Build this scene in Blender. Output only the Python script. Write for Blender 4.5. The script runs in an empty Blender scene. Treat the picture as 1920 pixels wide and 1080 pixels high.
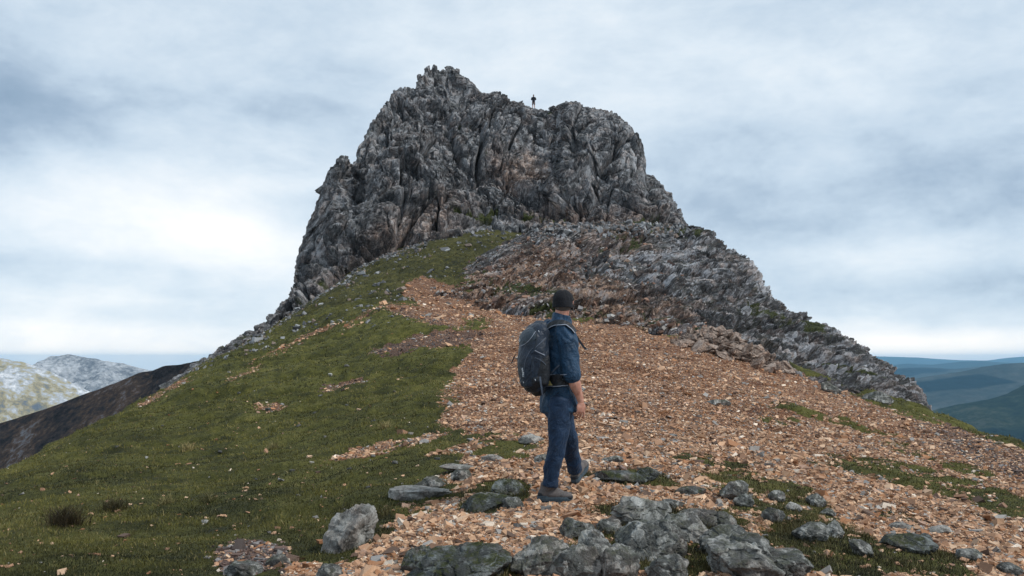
import bpy, math, random
import numpy as np
from mathutils import Vector, Matrix
R = math.radians
rng = np.random.default_rng(7)
random.seed(7)
sc = bpy.context.scene
col = sc.collection

# ------------------------------------------------------------------ camera
FPX = 1600.0                      # focal length in pixels of a 1920 wide frame
PITCH = math.atan(135 / FPX)
cam = bpy.data.cameras.new('camera'); cam.sensor_width = 36; cam.lens = 36 * FPX / 1920
cam.clip_start = 0.05; cam.clip_end = 120000
camo = bpy.data.objects.new('camera', cam); col.objects.link(camo)
camo.location = (0, 0, 0); camo.rotation_euler = (math.pi / 2 + PITCH, 0, 0)
sc.camera = camo
CP, SP = math.cos(PITCH), math.sin(PITCH)

def P(px, py, Y):
    """the world point at depth Y (metres north of the camera) seen at px,py of the photograph"""
    px, py, Y = np.asarray(px, float), np.asarray(py, float), np.asarray(Y, float)
    cx, cy = (px - 960) / FPX, (540 - py) / FPX
    dy, dz = CP - cy * SP, SP + cy * CP
    k = Y / dy
    return np.stack(np.broadcast_arrays(cx * k, Y, dz * k), -1)

def proj(p):
    d = p[..., 1] * CP + p[..., 2] * SP
    u = -p[..., 1] * SP + p[..., 2] * CP
    d = np.maximum(d, 1e-3)
    return 960 + FPX * p[..., 0] / d, 540 - FPX * u / d

# ------------------------------------------------------------------ noise
def _h(ix, iy, iz, s):
    with np.errstate(over='ignore'):
        h = ix.astype(np.uint32) * np.uint32(374761393) + iy.astype(np.uint32) * np.uint32(668265263) \
            + iz.astype(np.uint32) * np.uint32(2147483647) + np.uint32((s * 2654435761 + 97) & 0xffffffff)
        h = (h ^ (h >> np.uint32(13))) * np.uint32(1274126177)
        h = (h ^ (h >> np.uint32(16))) * np.uint32(2246822519)
        h = h ^ (h >> np.uint32(15))
    return h

def _r(h, k):
    with np.errstate(over='ignore'):
        g = (h + np.uint32(k * 40503 + 1)) * np.uint32(2654435761 & 0xffffffff)
        g = (g ^ (g >> np.uint32(15))) * np.uint32(2246822519)
        g = g ^ (g >> np.uint32(13))
    return (g & np.uint32(0xffffff)).astype(np.float32) / 16777216.0

def vnoise(p, s=0):
    """value noise in [-1,1], p: (n,3)"""
    p = np.asarray(p, np.float64); f = np.floor(p); i = f.astype(np.int64); t = (p - f).astype(np.float32)
    t = t * t * t * (t * (t * 6 - 15) + 10)
    out = 0
    for dx in (0, 1):
        wx = t[:, 0] if dx else 1 - t[:, 0]
        for dy in (0, 1):
            wy = t[:, 1] if dy else 1 - t[:, 1]
            for dz in (0, 1):
                wz = t[:, 2] if dz else 1 - t[:, 2]
                out = out + wx * wy * wz * _r(_h(i[:, 0] + dx, i[:, 1] + dy, i[:, 2] + dz, s), 0)
    return out * 2 - 1

def fbm(p, s=0, o=4, g=0.5):
    a, out, n = 1.0, 0, 0
    for k in range(o):
        out = out + a * vnoise(p * (2.03 ** k) + k * 17.3, s + k); n += a; a *= g
    return out / n

def voro(p, s=0):
    """F1, F2, hash of nearest cell, vector to its centre"""
    p = np.asarray(p, np.float64); f = np.floor(p); i = f.astype(np.int64); t = (p - f).astype(np.float32)
    n = len(p)
    F1 = np.full(n, 9, np.float32); F2 = np.full(n, 9, np.float32); H = np.zeros(n, np.uint32); C = np.zeros((n, 3), np.float32)
    for dx in (-1, 0, 1):
        for dy in (-1, 0, 1):
            for dz in (-1, 0, 1):
                h = _h(i[:, 0] + dx, i[:, 1] + dy, i[:, 2] + dz, s)
                vx = dx + _r(h, 1) - t[:, 0]; vy = dy + _r(h, 2) - t[:, 1]; vz = dz + _r(h, 3) - t[:, 2]
                d = vx * vx + vy * vy + vz * vz
                m = d < F1
                F2 = np.where(m, F1, np.minimum(F2, d)); F1 = np.where(m, d, F1)
                H = np.where(m, h, H)
                C[m, 0] = vx[m]; C[m, 1] = vy[m]; C[m, 2] = vz[m]
    return np.sqrt(F1), np.sqrt(F2), H, C

def facet(p, s=0, tilt=0.9):
    """fractured block relief: every cell has its own height and its own tilted face"""
    F1, F2, H, C = voro(p, s)
    h = (_r(H, 5) - .5) + tilt * (C[:, 0] * (_r(H, 6) - .5) + C[:, 1] * (_r(H, 7) - .5) + C[:, 2] * (_r(H, 8) - .5)) * 2
    return h, F2 - F1, _r(H, 9)

def sstep(a, b, x):
    t = np.clip((x - a) / (b - a), 0, 1); return t * t * (3 - 2 * t)

# ------------------------------------------------------------------ mesh helpers
def new_mesh(name, V, F, mats=(), smooth=False, attrs=None, parent=None, link=True):
    V = np.ascontiguousarray(V, np.float32); F = np.ascontiguousarray(F, np.int32)
    me = bpy.data.meshes.new(name)
    me.vertices.add(len(V)); me.vertices.foreach_set('co', V.ravel())
    k = F.shape[1]
    me.loops.add(F.size); me.loops.foreach_set('vertex_index', F.ravel())
    me.polygons.add(len(F)); me.polygons.foreach_set('loop_start', np.arange(0, F.size, k, dtype=np.int32))
    me.update(calc_edges=True)
    me.polygons.foreach_set('use_smooth', np.full(len(F), bool(smooth)))
    for m in (mats if isinstance(mats, (list, tuple)) else [mats]): me.materials.append(m)
    for an, av in (attrs or {}).items():
        av = np.asarray(av, np.float32)
        if av.ndim == 1:
            a = me.attributes.new(an, 'FLOAT', 'POINT'); a.data.foreach_set('value', av)
        else:
            if av.shape[1] == 3: av = np.concatenate([av, np.ones((len(av), 1), np.float32)], 1)
            a = me.attributes.new(an, 'FLOAT_COLOR', 'POINT'); a.data.foreach_set('color', av.ravel())
    me.validate()
    o = bpy.data.objects.new(name, me)
    if link: col.objects.link(o)
    if parent is not None: o.parent = parent
    return o

def tag(o, label=None, cat=None, group=None, kind=None):
    if label: o['label'] = label
    if cat: o['category'] = cat
    if group: o['group'] = group
    if kind: o['kind'] = kind
    return o

def empty(name, loc=(0, 0, 0)):
    o = bpy.data.objects.new(name, None); o.location = loc; o.empty_display_size = .1; col.objects.link(o); return o

def grid_faces(nu, nv):
    i = np.arange(nu * nv).reshape(nu, nv)
    return np.stack([i[:-1, :-1], i[1:, :-1], i[1:, 1:], i[:-1, 1:]], -1).reshape(-1, 4)

def grid_normals(G):
    du = np.gradient(G, axis=0); dv = np.gradient(G, axis=1)
    n = np.cross(du, dv); l = np.linalg.norm(n, axis=-1, keepdims=True)
    return n / np.maximum(l, 1e-9)

# ------------------------------------------------------------------ node helpers
class NT:
    def __init__(s, name):
        s.m = bpy.data.materials.new(name); s.m.use_nodes = True
        s.t = s.m.node_tree; s.t.nodes.clear()
        s.out = s.t.nodes.new('ShaderNodeOutputMaterial')
        s.b = s.t.nodes.new('ShaderNodeBsdfPrincipled'); s.t.links.new(s.b.outputs[0], s.out.inputs[0])
        s.b.inputs['Roughness'].default_value = .9; s.b.inputs['Specular IOR Level'].default_value = .25
        s._p = None
    def n(s, t, **k):
        x = s.t.nodes.new(t)
        for a, b in k.items(): setattr(x, a, b)
        return x
    def l(s, a, b): s.t.links.new(a, b)
    def put(s, sock, v):
        if hasattr(v, 'links'): s.l(v, sock)
        else:
            if isinstance(v, (tuple, list)) and len(v) == 3 and sock.type == 'RGBA': v = (*v, 1)
            sock.default_value = v
    def pos(s):
        if s._p is None: s._p = s.n('ShaderNodeNewGeometry').outputs['Position']
        return s._p
    def map(s, scale=(1, 1, 1), rot=(0, 0, 0), v=None):
        m = s.n('ShaderNodeMapping'); m.vector_type = 'TEXTURE'; scale = tuple(1 / q for q in scale); s.l(v or s.pos(), m.inputs[0])
        m.inputs['Rotation'].default_value = rot; m.inputs['Scale'].default_value = scale; return m.outputs[0]
    def noise(s, scale, detail=5, rough=.6, v=None, dist=0):
        x = s.n('ShaderNodeTexNoise'); s.l(v or s.pos(), x.inputs['Vector'])
        x.inputs['Scale'].default_value = scale; x.inputs['Detail'].default_value = detail
        x.inputs['Roughness'].default_value = rough; x.inputs['Distortion'].default_value = dist; return x.outputs['Fac']
    def voro(s, scale, v=None, feature='F1', out='Distance', rand=1):
        x = s.n('ShaderNodeTexVoronoi'); x.feature = feature; s.l(v or s.pos(), x.inputs['Vector'])
        x.inputs['Scale'].default_value = scale; x.inputs['Randomness'].default_value = rand; return x.outputs[out]
    def ramp(s, f, stops):
        r = s.n('ShaderNodeValToRGB'); s.put(r.inputs[0], f); e = r.color_ramp.elements
        while len(e) < len(stops): e.new(.5)
        for q, (p, c) in zip(e, stops):
            q.position = p; q.color = (*c, 1) if isinstance(c, (tuple, list)) else (c, c, c, 1)
        return r.outputs[0]
    def mix(s, f, a, b, mode='MIX'):
        m = s.n('ShaderNodeMix'); m.data_type = 'RGBA'; m.blend_type = mode
        s.put(m.inputs[0], f); s.put(m.inputs[6], a); s.put(m.inputs[7], b); return m.outputs[2]
    def math(s, op, a, b=0.0, c=None, clamp=False):
        m = s.n('ShaderNodeMath'); m.operation = op; m.use_clamp = clamp
        s.put(m.inputs[0], a); s.put(m.inputs[1], b)
        if c is not None: s.put(m.inputs[2], c)
        return m.outputs[0]
    def attr(s, name, out='Fac'):
        a = s.n('ShaderNodeAttribute'); a.attribute_name = name; return a.outputs[out]
    def bump(s, h, dist, strength=1.0, prev=None):
        b = s.n('ShaderNodeBump'); s.put(b.inputs['Height'], h); b.inputs['Distance'].default_value = dist
        b.inputs['Strength'].default_value = strength
        if prev is not None: s.l(prev, b.inputs['Normal'])
        s.l(b.outputs[0], s.b.inputs['Normal']); return b.outputs[0]
    def color(s, c): s.put(s.b.inputs['Base Color'], c)

# ------------------------------------------------------------------ materials
def mat_rock(name, dark=(.032, .036, .043), mid=(.115, .123, .138), light=(.34, .36, .385), warm=.35, sc_=1.0, moss=0.0, lean=14):
    m = NT(name)
    st = m.map((1, 1, .35), (0, R(lean), 0))
    a = m.noise(.55 * sc_, 6, .68); b = m.noise(3.2 * sc_, 6, .72, v=st); c = m.noise(14 * sc_, 4, .7)
    f = m.math('ADD', m.math('MULTIPLY', a, .35), m.math('ADD', m.math('MULTIPLY', b, .45), m.math('MULTIPLY', c, .2)))
    f = m.math('ADD', f, m.math('MULTIPLY', m.math('SUBTRACT', m.attr('tint'), .5), .16))
    if name in ('crag_rock', 'knoll_rock', 'slab_rock'):
        wv = m.n('ShaderNodeVectorMath'); wv.operation = 'ADD'; m.l(st, wv.inputs[0])
        nz = m.n('ShaderNodeTexNoise'); m.l(m.pos(), nz.inputs['Vector']); nz.inputs['Scale'].default_value = 1.6 * sc_; nz.inputs['Detail'].default_value = 5
        m.l(nz.outputs['Color'], wv.inputs[1])
        for k_, (s_, am_) in enumerate(((.8, .13), (2.6, .16), (7.5, .12))):
            sp = m.n('ShaderNodeSeparateColor'); m.l(m.voro(s_ * sc_, v=wv.outputs[0], out='Color'), sp.inputs[0])
            f = m.math('ADD', f, m.math('MULTIPLY', m.math('SUBTRACT', sp.outputs[0], .5), am_))
    base = m.ramp(f, [(.34, dark), (.5, mid), (.64, light)])
    brown = m.ramp(f, [(.36, (.035, .022, .017)), (.5, (.155, .088, .06)), (.62, (.44, .30, .22))])
    wn = m.ramp(m.noise(.8 * sc_, 5, .7), [(.48, 0.0), (.62, 1.0)])
    wf = m.math('ADD', m.math('MULTIPLY', wn, warm), m.math('MULTIPLY', m.attr('red'), m.ramp(m.noise(1.7 * sc_, 5, .7), [(.36, .25), (.55, 1.0)])), clamp=True)
    cc = m.mix(wf, base, brown)
    lich = m.ramp(m.noise(7 * sc_, 5, .75), [(.6, 0.0), (.68, 1.0)])
    cc = m.mix(m.math('MULTIPLY', lich, .55), cc, (.40, .43, .43))
    # moss and turf on flat ledges where the attribute allows
    gn = m.n('ShaderNodeNewGeometry'); sx = m.n('ShaderNodeSeparateXYZ'); m.l(gn.outputs['Normal'], sx.inputs[0])
    up = m.ramp(sx.outputs[2], [(.35, 0.0), (.7, 1.0)])
    mn = m.ramp(m.noise(2.1 * sc_, 5, .7), [(.44, 0.0), (.56, 1.0)])
    gf = m.math('ADD', m.math('MULTIPLY', m.math('MULTIPLY', up, mn), moss), m.math('MULTIPLY', m.attr('turf'), 1.0), clamp=True)
    green = m.ramp(m.noise(9 * sc_, 4, .7), [(.35, (.012, .017, .005)), (.55, (.04, .05, .012)), (.7, (.10, .095, .03))])
    m.color(m.mix(gf, cc, green))
    h = m.math('ADD', m.math('MULTIPLY', m.voro(2.6 * sc_, v=st, feature='DISTANCE_TO_EDGE'), .5), m.noise(6 * sc_, 8, .75, v=st))
    b1 = m.bump(h, .30 / sc_, .75)
    m.bump(m.noise(30 * sc_, 4, .7), .03 / sc_, .7, b1)
    m.b.inputs['Roughness'].default_value = .8
    return m.m

def mat_ground():
    m = NT('ground_material')
    g = m.attr('gravel')
    n1 = m.noise(4.5, 5, .7)
    n0 = m.noise(1.3, 6, .7)
    gm = m.math('ADD', g, m.math('MULTIPLY', m.math('SUBTRACT', n1, .5), 1.1))
    gm = m.ramp(gm, [(.42, 0.0), (.56, 1.0)])
    # gravel: a bed of small stones
    cellc = m.voro(19, out='Color'); sv = m.n('ShaderNodeSeparateColor'); m.l(cellc, sv.inputs[0])
    st = m.ramp(sv.outputs[0], [(0, (.12, .065, .045)), (.3, (.26, .145, .09)), (.6, (.40, .25, .165)), (.85, (.50, .36, .26)), (1, (.34, .33, .33))])
    big = m.ramp(n0, [(.35, (.55, .48, .46)), (.55, (1, .95, .92))])
    st = m.mix(1.0, st, big, 'MULTIPLY'); st = m.mix(1.0, st, (.68, .60, .54), 'MULTIPLY')
    st = m.mix(m.math('MULTIPLY', m.attr('dark'), .75), st, m.ramp(m.voro(15), [(0, (.16, .125, .115)), (.6, (.05, .035, .03))]))
    # turf
    t1 = m.noise(2.2, 6, .7, dist=.4); t2 = m.noise(.35, 4, .6); t3 = m.noise(26, 4, .8)
    f = m.math('ADD', m.math('MULTIPLY', t1, .45), m.math('ADD', m.math('MULTIPLY', t2, .25), m.math('MULTIPLY', t3, .3)))
    gr = m.ramp(f, [(.38, (.012, .014, .003)), (.46, (.038, .041, .008)), (.54, (.084, .084, .017)), (.66, (.17, .15, .047))])
    gr = m.mix(m.math('MULTIPLY', m.attr('heath_shade'), .8), gr, m.ramp(f, [(.40, (.008, .010, .004)), (.5, (.036, .036, .010)), (.62, (.095, .085, .028))]))  # upper turf: dark heath colour with tussock shade painted into it
    m.color(m.mix(gm, gr, st))
    hg = m.math('ADD', m.math('MULTIPLY', m.noise(9, 8, .8), 1.0), m.math('MULTIPLY', t1, .8))
    hs = m.math('SUBTRACT', 1.0, m.voro(19))
    h = m.mix(gm, hg, hs)
    m.bump(h, .09, .8)
    return m.m

def mat_vcol(name, rough=.85, noise=120, amt=.35, trans=0):
    m = NT(name)
    a = m.n('ShaderNodeAttribute'); a.attribute_name = 'Col'
    n = m.ramp(m.noise(noise, 4, .7), [(.3, 1 - amt), (.7, 1 + amt * .6)])
    m.color(m.mix(1.0, a.outputs['Color'], n, 'MULTIPLY'))
    m.b.inputs['Roughness'].default_value = rough
    return m.m

MROCK = mat_rock('crag_rock', moss=.25, dark=(.022, .024, .028), mid=(.105, .110, .119), light=(.31, .322, .342), warm=.25)
MKNOLL = mat_rock('knoll_rock', lean=58, warm=.4, moss=.3, dark=(.022, .022, .025), mid=(.092, .093, .10), light=(.42, .43, .46))
MBOULD = mat_rock('boulder_rock', sc_=4.2, warm=.24, moss=.5, dark=(.045, .048, .046), mid=(.13, .136, .132), light=(.50, .51, .49))
MPALE = mat_rock('pale_slab_rock', sc_=4.5, warm=.35, moss=.05, dark=(.06, .06, .057), mid=(.27, .27, .255), light=(.50, .50, .475))
MGROUND = mat_ground()
MSTONE = mat_vcol('gravel_stone', .85, 140, .35)
MBLADE = mat_vcol('grass_blade', .7, 3, .25)
# ------------------------------------------------------------------ ground height
GT = {  # column px: (distance Y, row py)
 -260: [(4,1215),(6,1140),(9,1070),(13,1040),(18,1060),(26,1130),(40,1300)],
 0: [(4,1190),(5.5,1085),(8,990),(11,925),(15,893),(20,900),(28,945),(45,1060),(70,1200)],
 200: [(4,1190),(6,1060),(10,930),(16,845),(23,797),(30,797),(40,835),(60,930),(90,1100)],
 370: [(4,1180),(6,1060),(10,920),(16,835),(24,765),(34,712),(44,696),(52,705),(68,760),(90,900)],
 500: [(4,1170),(6,1050),(10,905),(16,815),(24,740),(34,690),(46,652),(60,625),(72,640),(90,720)],
 650: [(4,1160),(6,1040),(10,890),(16,795),(24,720),(34,660),(46,605),(58,560),(70,530),(85,520)],
 780: [(4,1150),(5.5,1045),(7.3,955),(10,872),(16,770),(24,690),(38,608),(58,545),(70,490),(80,460)],
 900: [(4,1150),(5.5,1035),(7.3,945),(10,863),(16,763),(24,685),(38,612),(50,582),(60,540),(72,470),(82,425)],
 1045: [(3.8,1180),(5.5,1028),(7.3,941),(10,853),(16,760),(24,682),(34,626),(44,602),(60,560),(79,450)],
 1300: [(3.8,1190),(5.5,1035),(7.3,950),(10,870),(16,778),(24,700),(33,648),(45,625),(60,600),(80,520)],
 1470: [(3.8,1200),(5.5,1045),(7.3,962),(10,885),(16,800),(24,730),(31,693),(45,680),(60,690)],
 1600: [(3.8,1215),(5.5,1065),(8,965),(12,868),(18,795),(26,750),(32,737),(45,770),(60,830)],
 1740: [(4,1230),(5.5,1085),(8,985),(12,885),(18,815),(26,777),(34,772),(45,830),(60,920)],
 1920: [(4,1260),(5.5,1120),(8,1005),(12,895),(17,843),(22,848),(30,900),(45,1010)],
 2200: [(4,1330),(6,1150),(9,1040),(13,1000),(19,1050),(28,1150)],
}
cp = []
for px, rows in GT.items():
    for Y, py in rows:
        p = P(px, py, Y); cp.append((p[0] / Y * 2.0, math.log(Y), p[2] / Y))
cp = np.array(cp)
def _tps(r2): return np.where(r2 > 1e-12, .5 * r2 * np.log(np.maximum(r2, 1e-12)), 0)
_d = ((cp[:, None, :2] - cp[None, :, :2]) ** 2).sum(-1)
_K = _tps(_d) + np.eye(len(cp)) * 2e-4
_Pm = np.c_[np.ones(len(cp)), cp[:, :2]]
_A = np.block([[_K, _Pm], [_Pm.T, np.zeros((3, 3))]])
_w = np.linalg.solve(_A, np.r_[cp[:, 2], 0, 0, 0])

def ground_base(x, y):
    x = np.asarray(x, float); y = np.asarray(y, float)
    yy = np.clip(y, 3.4, 110)
    a = np.clip(x / yy, -.95, .95) * 2.0; l = np.log(yy)
    out = np.empty(x.size); af, lf = a.ravel(), l.ravel()
    for s in range(0, x.size, 60000):
        aa, ll = af[s:s + 60000], lf[s:s + 60000]
        r2 = (aa[:, None] - cp[None, :, 0]) ** 2 + (ll[:, None] - cp[None, :, 1]) ** 2
        out[s:s + 60000] = _tps(r2) @ _w[:-3] + _w[-3] + _w[-2] * aa + _w[-1] * ll
    z = out.reshape(x.shape) * yy
    # outside the seen cone the flanks keep falling
    over = np.maximum(np.abs(x) - .95 * yy, 0)
    return z - over * .55

# --- image-plane outlines of the gravel, turned into world masks through the ground they lie on
GPOLY = np.array([(560,1110),(600,1085),(660,1045),(715,990),(780,955),(830,930),(880,893),(930,868),(985,845),(1010,828),(960,812),(900,818),
 (850,800),(835,790),(868,740),(850,700),(886,660),(872,625),(915,618),(890,604),(845,591),(795,576),(754,554),(764,530),(795,520),(830,530),(900,560),(1000,578),
 (1150,585),(1300,618),(1470,688),(1560,722),(1750,785),(1930,848),(2600,1100),(2600,1500),(400,1500)], float)
def poly_sd(px, py, poly):
    px = np.clip(px, -3000, 5000); py = np.clip(py, -500, 3000)
    d = np.full(px.shape, 1e9); inside = np.zeros(px.shape, bool); n = len(poly)
    for i in range(n):
        x0, y0 = poly[i]; x1, y1 = poly[(i + 1) % n]
        ex, ey = x1 - x0, y1 - y0
        t = np.clip(((px - x0) * ex + (py - y0) * ey) / (ex * ex + ey * ey), 0, 1)
        d = np.minimum(d, (px - x0 - t * ex) ** 2 + (py - y0 - t * ey) ** 2)
        c = ((y0 <= py) != (y1 <= py)) & (px < (x1 - x0) * (py - y0) / (y1 - y0 + 1e-9) + x0)
        inside ^= c
    d = np.sqrt(d); return np.where(inside, -d, d)
def ell(px, py, cx, cy, rx, ry, ang=0):
    c, s = math.cos(R(ang)), math.sin(R(ang))
    u = ((px - cx) * c + (py - cy) * s) / rx; v = (-(px - cx) * s + (py - cy) * c) / ry
    return np.clip(1.35 - np.sqrt(u * u + v * v), 0, 1)
TURF = [(1620,735,170,16,21,1),(1745,905,200,24,14,1),(1880,945,80,22,18,.9),(1490,770,60,8,13,.9),(1465,792,45,6,8,.8),(1610,800,100,9,14,.8),(1700,845,60,9,15,.7),
 (1340,862,80,12,5,.75),(1400,915,110,26,8,.75),(1470,985,120,45,8,.9),(1600,1040,110,40,10,.85),(1720,1065,140,20,10,.8),(1170,893,75,14,3,.8),
 (930,930,75,28,-10,.9),(1290,1040,140,50,0,.6),(860,1060,90,30,0,.6),(1100,595,70,9,0,.9),(1230,620,60,8,15,.7),(905,605,22,5,5,.9),(1800,880,60,10,15,.8),(1840,815,70,7,22,.7),(1560,870,70,10,12,.6),(1110,1030,50,40,0,.6),(1690,975,60,12,10,.55)]
SCREE = [(800,592,85,15,12,.85),(835,635,75,17,-4,.9),(740,655,50,9,-12,.7),(640,722,50,7,-12,.65),(505,765,30,6,-5,.6),(470,1045,80,34,-8,.62),(570,1075,50,20,0,.7),
 (310,735,70,5,-30,.6),(730,838,130,6,-12,.85),(860,842,60,7,-10,.6),(560,640,110,5,-24,.6),(690,590,60,7,-30,.5),(850,760,30,50,0,.5),(840,900,40,14,-10,.5),(460,700,50,5,-25,.5),(900,865,50,9,0,.6)]
DARK = [(780,598,70,10,12,.6),(835,635,80,16,-4,.75),(740,655,60,14,-12,.9),(470,1045,100,44,-8,1),(640,722,50,9,-12,.6),(1300,625,160,16,14,.7),(1140,598,140,10,3,.6),(1500,690,120,12,20,.5),(1850,850,150,30,24,.55),(1170,893,75,18,3,.7)]

BED = [(1120,1035,110,45,-20),(1270,985,150,34,8),(1330,1050,170,50,5),(1460,950,110,28,8),(1540,1010,110,34,10),(1600,1062,120,26,6),(1740,1050,110,22,6),(925,942,62,22,-15),(1160,893,100,12,3),(1330,868,75,9,6),(860,1062,120,26,0),(690,985,50,40,-30),(1420,905,90,12,6)]
def bed(p):
    px, py = proj(p); w = fbm(p * 1.4, 43, 4) ; m = np.zeros(len(p))
    for cx, cy, rx, ry, an in BED: m = np.maximum(m, sstep(.05, .6, ell(px + w * 45, py + w * 22, cx, cy, rx, ry, an)))
    return m * (p[:, 1] < 14) * sstep(-.42, -.05, fbm(p * 3.3, 44, 3))
def masks(p):
    """p: (n,3) ground points -> gravel 0..1, dark 0..1"""
    px, py = proj(p)
    fa = np.clip(11 / np.maximum(p[:, 1], 1), .16, 1); w = fbm(p * np.array([.9, .9, .9]), 41, 5, .65) * fa ; w2 = fbm(p * 3.1, 45, 4, .65)
    scale = np.clip(60 / np.maximum(p[:, 1], 2), 2, 14)
    sd = poly_sd(px + w * 30, py + w * 10, GPOLY) / (scale * 1.6)
    g = 1 - sstep(-1, 1, sd + w2 * 3.2)
    j1 = px + w * 42; j2 = py + w2 * 12
    tb = np.clip(.88 + w2 * 1.1, 0, 1.1)
    for cx, cy, rx, ry, an, s in TURF: g = g * (1 - np.minimum(s * tb, 1) * sstep(.1, .6, ell(j1, j2, cx, cy, rx, ry, an)))
    for cx, cy, rx, ry, an, s in SCREE: g = np.maximum(g, s * sstep(.1, .7, ell(j1, j2, cx, cy, rx, ry, an)))
    g = g * (1 - .93 * bed(p))
    dk = np.zeros(len(p))
    for cx, cy, rx, ry, an, s in DARK: dk = np.maximum(dk, s * sstep(0, .8, ell(j1, j2, cx, cy, rx, ry, an)))
    return g.astype(np.float32), dk.astype(np.float32)

def ground_z(x, y, micro=True):
    z = ground_base(x, y)
    if micro:
        x = np.asarray(x, float); y = np.asarray(y, float); sh = x.shape
        p = np.stack([x.ravel(), y.ravel(), np.zeros(x.size)], -1)
        d = np.clip((y.ravel() - 2) / 10, .25, 2.2)
        q = p.copy(); q[:, 0] += vnoise(p * .4, 31) * 1.5
        n = fbm(q * np.array([.30, .8, 1]), 12, 4) * .16 * d + fbm(p * 1.9, 16, 3) * .035 * np.minimum(d, 1)
        xr, yr = x.ravel(), y.ravel(); near = np.exp(-(((xr - .35) / .9) ** 2 + ((yr - 7.5) / .8) ** 2) ** 2)
        n = n * (1 - near) + .075 * np.exp(-((xr - .57) ** 2 + (yr - 7.76) ** 2) / .22 ** 2)
        z = z + n.reshape(sh)
    return z

# ------------------------------------------------------------------ ground sheet
am = np.concatenate([np.linspace(-2.6, -.72, 50)[:-1], np.linspace(-.72, .72, 1050), np.linspace(.72, 2.6, 50)[1:]])
ys = np.concatenate([np.linspace(-6, 1.5, 12)[:-1], np.exp(np.linspace(math.log(1.5), math.log(3.6), 40))[:-1], np.exp(np.linspace(math.log(3.6), math.log(112), 760))])
A_, Y_ = np.meshgrid(am, ys, indexing='ij')
X_ = A_ * np.maximum(Y_, 2.2)
Z_ = ground_z(X_, Y_)
G = np.stack([X_, Y_, Z_], -1)
flat = G.reshape(-1, 3)
gm, dk = masks(flat)
gn = fbm(flat * np.array([2.2, 2.2, 0]), 77, 4)
far = np.clip(flat[:, 1] / 14, .15, 1.6)
flat[:, 2] += (1 - gm) * (gn * .085 * far + (1 - np.abs(fbm(flat * np.array([.55, 1.1, 0]), 78, 4))*2) * .16 * sstep(18, 50, flat[:, 1])) + gm * fbm(flat * 5, 79, 3) * .012
F = grid_faces(*A_.shape)
ground = new_mesh('ground', flat, F, MGROUND, True, {'gravel': gm, 'dark': dk, 'heath_shade': sstep(44, 62, flat[:, 1] + fbm(flat * .3, 99, 3) * 14)})  # last mask: where heath tone and painted tussock shade darken the turf
tag(ground, kind='structure')

# bilinear lookup of the finished sheet
_lam, _ly = am, ys
_Zg = flat[:, 2].reshape(A_.shape)
def gz(x, y):
    x = np.asarray(x, float); y = np.asarray(y, float)
    a = x / np.maximum(y, 2.2)
    i = np.clip(np.searchsorted(am, a) - 1, 0, len(am) - 2); j = np.clip(np.searchsorted(ys, y) - 1, 0, len(ys) - 2)
    u = np.clip((a - am[i]) / (am[i + 1] - am[i]), 0, 1); v = np.clip((y - ys[j]) / (ys[j + 1] - ys[j]), 0, 1)
    return (_Zg[i, j] * (1 - u) * (1 - v) + _Zg[i + 1, j] * u * (1 - v) + _Zg[i, j + 1] * (1 - u) * v + _Zg[i + 1, j + 1] * u * v)
def on_ground(px, py, y0=3.5, y1=95):
    """first ground point met by the sight line through px,py"""
    Y = np.exp(np.linspace(math.log(y0), math.log(y1), 900)); p = P(px, py, Y)
    d = p[:, 2] - gz(p[:, 0], p[:, 1]); k = np.argmax(d < 0)
    if d[k] >= 0: k = len(Y) - 1
    q = p[k].copy(); q[2] = gz(q[0], q[1]); return q

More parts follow.
